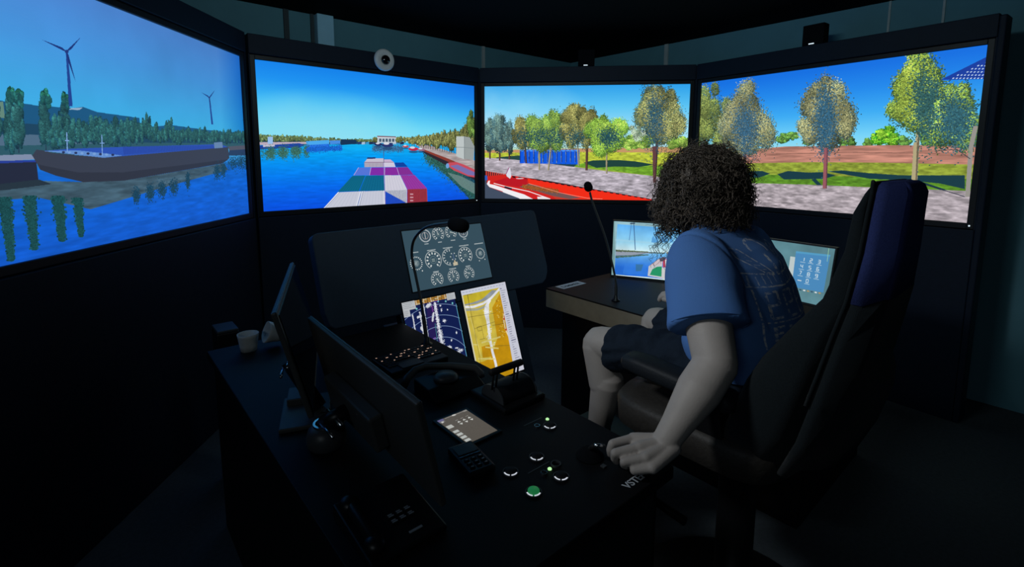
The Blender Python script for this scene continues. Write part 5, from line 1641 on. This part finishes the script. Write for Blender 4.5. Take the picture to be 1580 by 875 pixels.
for s, x in ((-1, 1.194), (1, 1.75)):
    o = B().loft([((x, 0.52, 0.840), (0.032, 0, 0), (0, 0, 0.016)), ((x, 0.54, 0.842), (0.040, 0, 0), (0, 0, 0.026)), ((x, 0.80, 0.856), (0.042, 0, 0), (0, 0, 0.027)), ((x, 0.845, 0.857), (0.037, 0, 0), (0, 0, 0.022)), ((x, 0.856, 0.856), (0.028, 0, 0), (0, 0, 0.012))], 24, 3.2).build('armrest', M['padding'], chair)
    B().prism([(x - 0.015, 0.54, 0.66), (x - 0.015, 0.66, 0.66), (x - 0.015, 0.64, 0.826), (x - 0.015, 0.56, 0.826)], (0.03, 0, 0), 0.004).build('armrest_post', M['plastic'], o)
B().lathe([(0.10, 0), (0.10, 0.02), (0.055, 0.04), (0.055, 0.52), (0.12, 0.55), (0.12, 0.56)], (1.46, 0.62, 0.082), seg=32).build('pedestal', M['plastic'], chair)
B().lathe([(0.30, 0), (0.30, 0.03), (0.27, 0.05), (0.10, 0.081)], (1.46, 0.62, 0.0), seg=40).build('floor_base', M['plastic'], chair)
B().tube([(1.30, 0.70, 0.36), (1.30, 1.06, 0.390), (1.62, 1.06, 0.390), (1.62, 0.70, 0.36), (1.46, 0.64, 0.36)], 0.014, 10).box((1.24, 1.0, 0.400), (1.68, 1.26, 0.419), 0.006).build('footrest', M['plastic'], chair)

# ------------------------------------------------------------------ the person
P_ = thing('person', 'person with curly dark hair, blue t-shirt and navy shorts, leaning in the chair', 'person', (1.47, 0.60, 0.78))
b = B()
C = b.capsule
HC = Vector((1.462, 0.790, 1.360))                     # centre of the skull
HR = Matrix.Rotation(R_(-38), 3, 'Z')                 # the head is turned to the right
hd = lambda x, y, z: HR @ Vector((x, y, z))
# trunk, neck, head
b.loft([((1.46, 0.58, 0.80), (0.13, 0, 0), (0, 0.09, 0)), ((1.46, 0.60, 0.92), (0.15, 0, 0), (0, 0.105, 0)), ((1.46, 0.625, 1.05), (0.16, 0, 0), (0, 0.105, 0)), ((1.46, 0.66, 1.15), (0.15, 0, 0), (0, 0.085, 0)), ((1.46, 0.70, 1.22), (0.10, 0, 0), (0, 0.07, 0))], 28)
C((1.46, 0.70, 1.19), (1.462, 0.765, 1.30), 0.062, 0.056)
b.ellipsoid(HC, (0.076, 0.096, 0.108))
b.ellipsoid(HC + hd(0, 0.030, -0.060), (0.056, 0.062, 0.066))                  # jaw
C(HC + hd(0, 0.094, 0.000), HC + hd(0, 0.112, -0.030), 0.009, 0.014)      # nose
for s in (-1, 1):
    b.ellipsoid(HC + hd(s * 0.076, -0.004, -0.012), (0.008, 0.018, 0.030))         # ears
    C(HC + hd(s * 0.016, 0.090, 0.018), HC + hd(s * 0.046, 0.080, 0.016), 0.008, 0.007)   # brows
    b.ellipsoid(HC + hd(s * 0.040, 0.074, -0.030), (0.022, 0.018, 0.020))
b.ellipsoid(HC + hd(0, 0.082, -0.088), (0.020, 0.014, 0.014))                   # chin
for s, rr in ((-1, 1.0), (1, 1.0)):
    C((1.46 + s * 0.085, 0.60, 0.855), (1.475 + s * 0.172, 1.045, 0.822), 0.078, 0.056, 40)
    C((1.475 + s * 0.172, 1.050, 0.812), (1.475 + s * 0.168, 1.020, 0.68), 0.057, 0.056, 40)
    C((1.475 + s * 0.168, 1.012, 0.69), (1.475 + s * 0.165, 1.052, 0.48), 0.056, 0.036, 40)
    C((1.475 + s * 0.165, 1.052, 0.48), (1.475 + s * 0.170, 1.16, 0.455), 0.036, 0.030, 20)
# left arm down to the tiller
SH_L, EL_L, WR_L = Vector((1.275, 0.690, 1.165)), Vector((1.158, 0.564, 0.942)), Vector((1.000, 0.598, 0.783))
C(SH_L, SH_L.lerp(EL_L, 0.55), 0.056, 0.058, 44)
C(SH_L.lerp(EL_L, 0.55), EL_L, 0.060, 0.053, 44)
C(EL_L, EL_L.lerp(WR_L, 0.35), 0.052, 0.053, 44)
C(EL_L.lerp(WR_L, 0.35), EL_L.lerp(WR_L, 0.80), 0.053, 0.036, 44)
C(EL_L.lerp(WR_L, 0.80), WR_L, 0.036, 0.031, 44)
# right arm on the far armrest
SH_R, EL_R, WR_R = Vector((1.622, 0.690, 1.155)), Vector((1.690, 0.720, 0.985)), Vector((1.650, 0.905, 0.950))
C(SH_R, EL_R, 0.056, 0.050, 44)
C(EL_R, WR_R, 0.050, 0.030, 44)


def hand(MCP, PIP, TIP, wrist, thumb):
    """palm and five fingers: knuckles, middle joints, tips listed from index to little finger"""
    W = [Vector(w) for w in wrist]
    for m, (wa, rp) in zip(MCP, ((0, 0.0145), (0.4, 0.0145), (0.7, 0.0140), (1, 0.0130))):
        w = W[0].lerp(W[1], wa)
        C(w, m, 0.017, rp, 14)
    for i in range(3):
        C(W[0].lerp(W[1], 0.3 * (i + 0.5)), Vector(MCP[i]).lerp(Vector(MCP[i + 1]), 0.5) - Vector((0, 0, 0.006)), 0.016, 0.012, 12)
    for m, p, t, r in zip(MCP, PIP, TIP, (0.0108, 0.0112, 0.0108, 0.0098)):
        m, p, t = Vector(m), Vector(p), Vector(t)
        C(m, p, r * 1.12, r, 14)
        q = p.lerp(t, 0.55) + (p - m).normalized() * 0.003
        C(p, q, r, r * 0.93, 14)
        C(q, t, r * 0.93, r * 0.80, 14)
    T = [Vector(x) for x in thumb]
    for a, c_, r0, r1 in zip(T, T[1:], (0.017, 0.0125, 0.0110), (0.0125, 0.0112, 0.0092)):
        C(a, c_, r0, r1, 14)


hand(MCP=[(0.960, 0.660, 0.778), (0.937, 0.628, 0.779), (0.925, 0.601, 0.771), (0.921, 0.580, 0.758)],
     PIP=[(0.908, 0.683, 0.774), (0.889, 0.660, 0.769), (0.889, 0.634, 0.760), (0.895, 0.611, 0.748)],
     TIP=[(0.909, 0.689, 0.745), (0.905, 0.668, 0.739), (0.909, 0.642, 0.738), (0.914, 0.619, 0.737)],
     wrist=[(0.995, 0.612, 0.782), (1.000, 0.575, 0.776)],
     thumb=[(1.005, 0.625, 0.772), (0.985, 0.668, 0.757), (0.955, 0.690, 0.752), (0.925, 0.694, 0.750)])
RH = Vector((-0.086, 0.096, 0.034))
sft = lambda L: [tuple(Vector(q) + RH) for q in L]
hand(MCP=sft([(1.708, 0.872, 0.915), (1.728, 0.880, 0.918), (1.748, 0.876, 0.916), (1.766, 0.866, 0.912)]),
     PIP=sft([(1.706, 0.908, 0.905), (1.728, 0.922, 0.905), (1.750, 0.916, 0.903), (1.770, 0.896, 0.901)]),
     TIP=sft([(1.708, 0.925, 0.886), (1.728, 0.938, 0.880), (1.748, 0.930, 0.882), (1.766, 0.910, 0.888)]),
     wrist=sft([(1.722, 0.810, 0.918), (1.750, 0.808, 0.914)]),
     thumb=sft([(1.712, 0.815, 0.912), (1.690, 0.845, 0.905), (1.682, 0.870, 0.902), (1.684, 0.892, 0.900)]))
body = fused(b, 0.0030, 2)
body = body.build('body', M['skin'], P_)
for s in (-1, 1):
    e = B().ellipsoid(HC + hd(s * 0.030, 0.082, 0.004), (0.012, 0.011, 0.010), 14, 10).build('eye', M['eye'], P_)
    B().ellipsoid(HC + hd(s * 0.030, 0.0905, 0.004), (0.0055, 0.004, 0.0055), 12, 8).build('pupil', M['iris'], e)
B().loft([(HC + hd(-0.022, 0.083, -0.058), (0, 0.003, 0), (0, 0, 0.002)), (HC + hd(-0.008, 0.091, -0.057), (0, 0.006, 0), (0, 0, 0.006)), (HC + hd(0.008, 0.091, -0.057), (0, 0.006, 0), (0, 0, 0.006)), (HC + hd(0.022, 0.083, -0.058), (0, 0.003, 0), (0, 0, 0.002))], 12).build('mouth', M['lip'], P_)

# shirt: one fused shell with clean hems
b = B()
b.loft([((1.452, 0.600, 0.845), (0.178, 0, 0), (0, 0.138, 0)), ((1.455, 0.597, 0.93), (0.180, 0, 0), (0, 0.132, 0)), ((1.455, 0.606, 1.02), (0.184, 0, 0), (0, 0.120, 0)), ((1.457, 0.634, 1.10), (0.192, 0, 0), (0, 0.118, 0)),
        ((1.46, 0.662, 1.165), (0.196, 0, 0), (0, 0.110, 0.01)), ((1.46, 0.690, 1.212), (0.165, 0, 0), (0, 0.092, 0.015)), ((1.46, 0.712, 1.242), (0.110, 0, 0), (0, 0.076, 0.02)), ((1.461, 0.726, 1.262), (0.078, 0, 0), (0, 0.070, 0.02))], 40)
# belly of the shirt sagging over the lap
b.ellipsoid((1.36, 0.655, 0.915), (0.115, 0.105, 0.075))
for s, sh, el in ((-1, SH_L, EL_L), (1, SH_R, EL_R)):
    ax = (el - sh).normalized()
    u = Vector((-0.62 * s * 0 + 0.62, -0.78, 0)) if s < 0 else Vector((0.62, 0.78, 0))
    u = (u - u.dot(ax) * ax).normalized()
    w = ax.cross(u)
    top = sh + Vector((-s * 0.02, 0, 0.0))
    hem = sh + ax * 0.184
    b.loft([(top - ax * 0.082, u * 0.034, w * 0.032), (top - ax * 0.060, u * 0.058, w * 0.052), (top - ax * 0.022, u * 0.080, w * 0.072), (top + ax * 0.030, u * 0.093, w * 0.083), (top + ax * 0.08, u * 0.100, w * 0.088), (hem, u * 0.101, w * 0.084)], 32)
sh_ = fused(b, 0.0065, 5)
bm = sh_.bm
bm.normal_update()
noise_dirs = [(Vector(rng.normal(size=3)) * 9, rng.random() * 6.28, 0.0022) for _ in range(5)] + [(Vector(rng.normal(size=3)) * 26, rng.random() * 6.28, 0.0009) for _ in range(6)]
for v in bm.verts:
    d = 0.0
    for k, ph, am in noise_dirs:
        d += am * math.sin(k.dot(v.co) + ph)
    for s_, c_ in ((-1, SH_L), (1, SH_R)):
        if v.co.z > 1.00 and (v.co.x - 1.46) * s_ > 0.08:
            g_ = (v.co - c_).dot(Vector((0.90 * s_, -0.10, -0.18)).normalized()) + 0.020
            d -= 0.0045 * math.exp(-(g_ / 0.007) ** 2)
    # long soft folds running down from the shoulder blade and round the waist
    wv = math.exp(-((v.co.z - 0.90) / 0.07) ** 2)
    d += 0.004 * wv * math.sin(55 * v.co.z + 14 * v.co.x)
    v.co += v.normal * d
bm.normal_update()
uvl = bm.loops.layers.uv.verify()
msk = bm.loops.layers.float_color.new('back_mask')
for f in bm.faces:
    for l in f.loops:
        c = l.vert.co
        u = (c.x - 1.285) / 0.315
        v = (c.z - 0.925) / 0.315
        l[uvl].uv = (u, v)
        ok = 1.0 if (l.vert.normal.y < -0.12 and 0 < u < 1 and 0 < v < 1 and c.x > 1.27) else 0.0
        l[msk] = (ok, ok, ok, 1)
ms = mat('blue_cotton_shirt', srgb((84, 128, 192)), 0.95, noise=0.0, bump=0.35, bscale=500, spec=0.1, sheen=0.03)
nt = ms.node_tree
im = nt.nodes.new('ShaderNodeTexImage')
im.image = paint_print().image('shirt_print')
im.image.colorspace_settings.name = 'Non-Color'
at = nt.nodes.new('ShaderNodeVertexColor')
at.layer_name = 'back_mask'
mu = nt.nodes.new('ShaderNodeMath')
mu.operation = 'MULTIPLY'
nt.links.new(im.outputs['Color'], mu.inputs[0])
nt.links.new(at.outputs['Color'], mu.inputs[1])
mx = nt.nodes.new('ShaderNodeMix')
mx.data_type = 'RGBA'
nt.links.new(mu.outputs[0], mx.inputs['Factor'])
mx.inputs['A'].default_value = (*srgb((84, 128, 192)), 1)
mx.inputs['B'].default_value = (*srgb((226, 229, 228)), 1)
nt.links.new(mx.outputs['Result'], nt.nodes['Principled BSDF'].inputs['Base Color'])
shirt = sh_.build('t_shirt', ms, P_)
# seams: shoulder seam ring, sleeve hem, collar
b = B()
for s, sh, el in ((-1, SH_L, EL_L), (1, SH_R, EL_R)):
    ax = (el - sh).normalized()
    u = Vector((0.62, -0.78 if s < 0 else 0.78, 0))
    u = (u - u.dot(ax) * ax).normalized()
    w = ax.cross(u)
    hem = sh + ax * 0.177
    ring = [hem + u * 0.1012 * math.cos(a) + w * 0.0842 * math.sin(a) for a in np.linspace(0, 2 * math.pi, 41)]
    b.tube(ring, 0.0028, 6)
    b.build('sleeve_hem', ms, shirt)
    b = B()
ring = [Vector((1.461, 0.731, 1.266)) + Vector((0.072 * math.cos(a), 0.064 * math.sin(a), 0.018 * math.sin(a))) for a in np.linspace(0, 2 * math.pi, 41)]
b.tube(ring, 0.006, 8)
b.build('collar', ms, shirt)

# shorts
b = B()
b.loft([((1.46, 0.61, 0.772), (0.15, 0, 0), (0, 0.10, 0)), ((1.46, 0.60, 0.84), (0.175, 0, 0), (0, 0.125, 0)), ((1.46, 0.595, 0.90), (0.165, 0, 0), (0, 0.115, 0))], 28)
for s in (-1, 1):
    A_, K_ = Vector((1.46 + s * 0.088, 0.60, 0.855)), Vector((1.475 + s * 0.172, 1.045, 0.822))
    d = (K_ - A_).normalized()
    u = Vector((1, 0, 0))
    u = (u - u.dot(d) * d).normalized()
    w = d.cross(u)
    hem = K_ - d * 0.050
    b.loft([(A_, u * 0.098, w * 0.084), (A_.lerp(K_, 0.45), u * 0.094, w * 0.076), (hem - d * 0.07, u * 0.086, w * 0.076), (hem + Vector((0, 0, -0.008)), u * 0.083, w * 0.080)], 28)
sb = fused(b, 0.007, 4)
bm = sb.bm
bm.normal_update()
for v in bm.verts:
    d = 0.0035 * math.sin(60 * v.co.y + 25 * v.co.x + 6 * math.sin(30 * v.co.z)) + 0.002 * math.sin(130 * v.co.y - 70 * v.co.z)
    v.co += v.normal * d
sb.build('shorts', M['shorts'], P_)

# shoes and socks
for s in (-1, 1):
    x = 1.475 + s * 0.166
    sock = B().loft([((x, 1.050, 0.470), (0.040, 0, 0), (0, 0.044, 0)), ((x, 1.048, 0.53), (0.043, 0, 0), (0, 0.046, 0))], 20).build('sock', M['sock'], P_)
    b = B()
    b.ellipsoid((x, 1.045, 0.462), (0.042, 0.050, 0.040)).ellipsoid((x, 1.12, 0.458), (0.044, 0.095, 0.036)).ellipsoid((x, 1.195, 0.448), (0.047, 0.070, 0.026))
    b.loft([((x, 1.125, 0.426), (0.044, 0, 0), (0, 0.135, 0)), ((x, 1.125, 0.444), (0.046, 0, 0), (0, 0.138, 0))], 28, 2.6)
    sho = fused(b, 0.005, 3).build('shoe', M['shoe'], P_)
    b = B()
    for k in range(4):
        y = 1.10 + 0.022 * k
        z = 0.499 - 0.006 * k
        b.tube([(x - 0.022, y, z - 0.008), (x, y + 0.006, z), (x + 0.022, y, z - 0.008)], 0.0028, 6)
    b.build('laces', M['lace'], sho)

# curly hair: a soft dark mass wrapped in a few thousand coils
b = B()
HO = Vector((1.462, 0.785, 1.375))
b.ellipsoid(HO + hd(0, -0.014, 0.0), (0.121, 0.115, 0.116), rot=HR)
b.ellipsoid(HO + hd(0, -0.042, -0.055), (0.116, 0.082, 0.082), rot=HR)
b.ellipsoid(HO + hd(0, 0.066, 0.040), (0.084, 0.050, 0.054), rot=HR)
for s in (-1, 1):
    b.ellipsoid(HO + hd(s * 0.088, 0.006, -0.058), (0.040, 0.062, 0.066), rot=HR)
cap_ = fused(b, 0.010, 6)
hb = cap_.bm
bvs = []
face_dir = hd(0, 1, -0.25).normalized()
rr = np.random.default_rng(11)
made = 0
coil_v, coil_f = [], []


def coil(p0, d, L, rad, turns, th, drop):
    """one curl: a tapering three-sided tube wound round a falling line"""
    n = max(10, int(turns * 8))
    d = d.normalized()
    u = d.orthogonal().normalized()
    w = d.cross(u)
    ph = rr.random() * 6.28
    i0 = len(coil_v)
    for k in range(n + 1):
        t = k / n
        a = ph + turns * 2 * math.pi * t
        e = min(1, t * 3) * (1 - 0.25 * t)
        c = p0 + d * L * t + Vector((0, 0, -drop)) * t * t + (u * math.cos(a) + w * math.sin(a)) * rad * e
        T = (d * L + (w * math.cos(a) - u * math.sin(a)) * rad * turns * 6.28).normalized()
        nn = T.orthogonal().normalized()
        bb = T.cross(nn)
        q = th * (1 - 0.6 * t)
        for j in range(3):
            coil_v.append(c + (nn * math.cos(2.094 * j) + bb * math.sin(2.094 * j)) * q)
    for k in range(n):
        for j in range(3):
            a, b2 = i0 + 3 * k + j, i0 + 3 * k + (j + 1) % 3
            coil_f.append((a, b2, b2 + 3, a + 3))


hb.normal_update()
hverts = [(v.co.copy(), v.normal.copy()) for v in hb.verts]
while made < 2600:
    co, no = hverts[rr.integers(len(hverts))]
    rel = (co - HC).normalized()
    if rel.dot(face_dir) > 0.80 and co.z < 1.37:
        continue                                      # keep the face clear
    d = (no + Vector(rr.normal(size=3)) * 0.55 + Vector((0, 0, -0.35))).normalized()
    coil(co - no * 0.012, d, 0.024 + 0.034 * rr.random(), 0.006 + 0.008 * rr.random(), 1.6 + 1.6 * rr.random(), 0.0018 + 0.0014 * rr.random(), 0.012 + 0.02 * rr.random())
    made += 1
for k in range(420):                                   # loose ends that break the outline
    co, no = hverts[rr.integers(len(hverts))]
    if (co - HC).normalized().dot(face_dir) > 0.62 and co.z < 1.40:
        continue
    coil(co, (no + Vector(rr.normal(size=3)) * 0.4).normalized(), 0.035 + 0.025 * rr.random(), 0.006 + 0.007 * rr.random(), 1.5 + 1.5 * rr.random(), 0.0009, 0.02 * rr.random())
for k in range(26):                                    # forelocks hanging past the brow and the near cheek
    a = rr.random()
    p = HC + hd(-0.118 + 0.045 * a, 0.005 + 0.055 * a, -0.05 - 0.04 * rr.random())
    coil(p, hd(rr.normal() * 0.22 - 0.05, 0.10 + 0.2 * rr.normal(), -1), 0.10 + 0.07 * rr.random(), 0.009 + 0.006 * rr.random(), 2.5 + 2 * rr.random(), 0.0013, 0.02)
me = bpy.data.meshes.new('coils')
me.from_pydata([tuple(v) for v in coil_v], [], coil_f)
me.polygons.foreach_set('use_smooth', [True] * len(me.polygons))
hb.from_mesh(me)
bpy.data.meshes.remove(me)
# clear the face side of the mass
for v in hb.verts:
    pass
cap_.build('hair', M['hair'], P_)

bpy.context.view_layer.update()
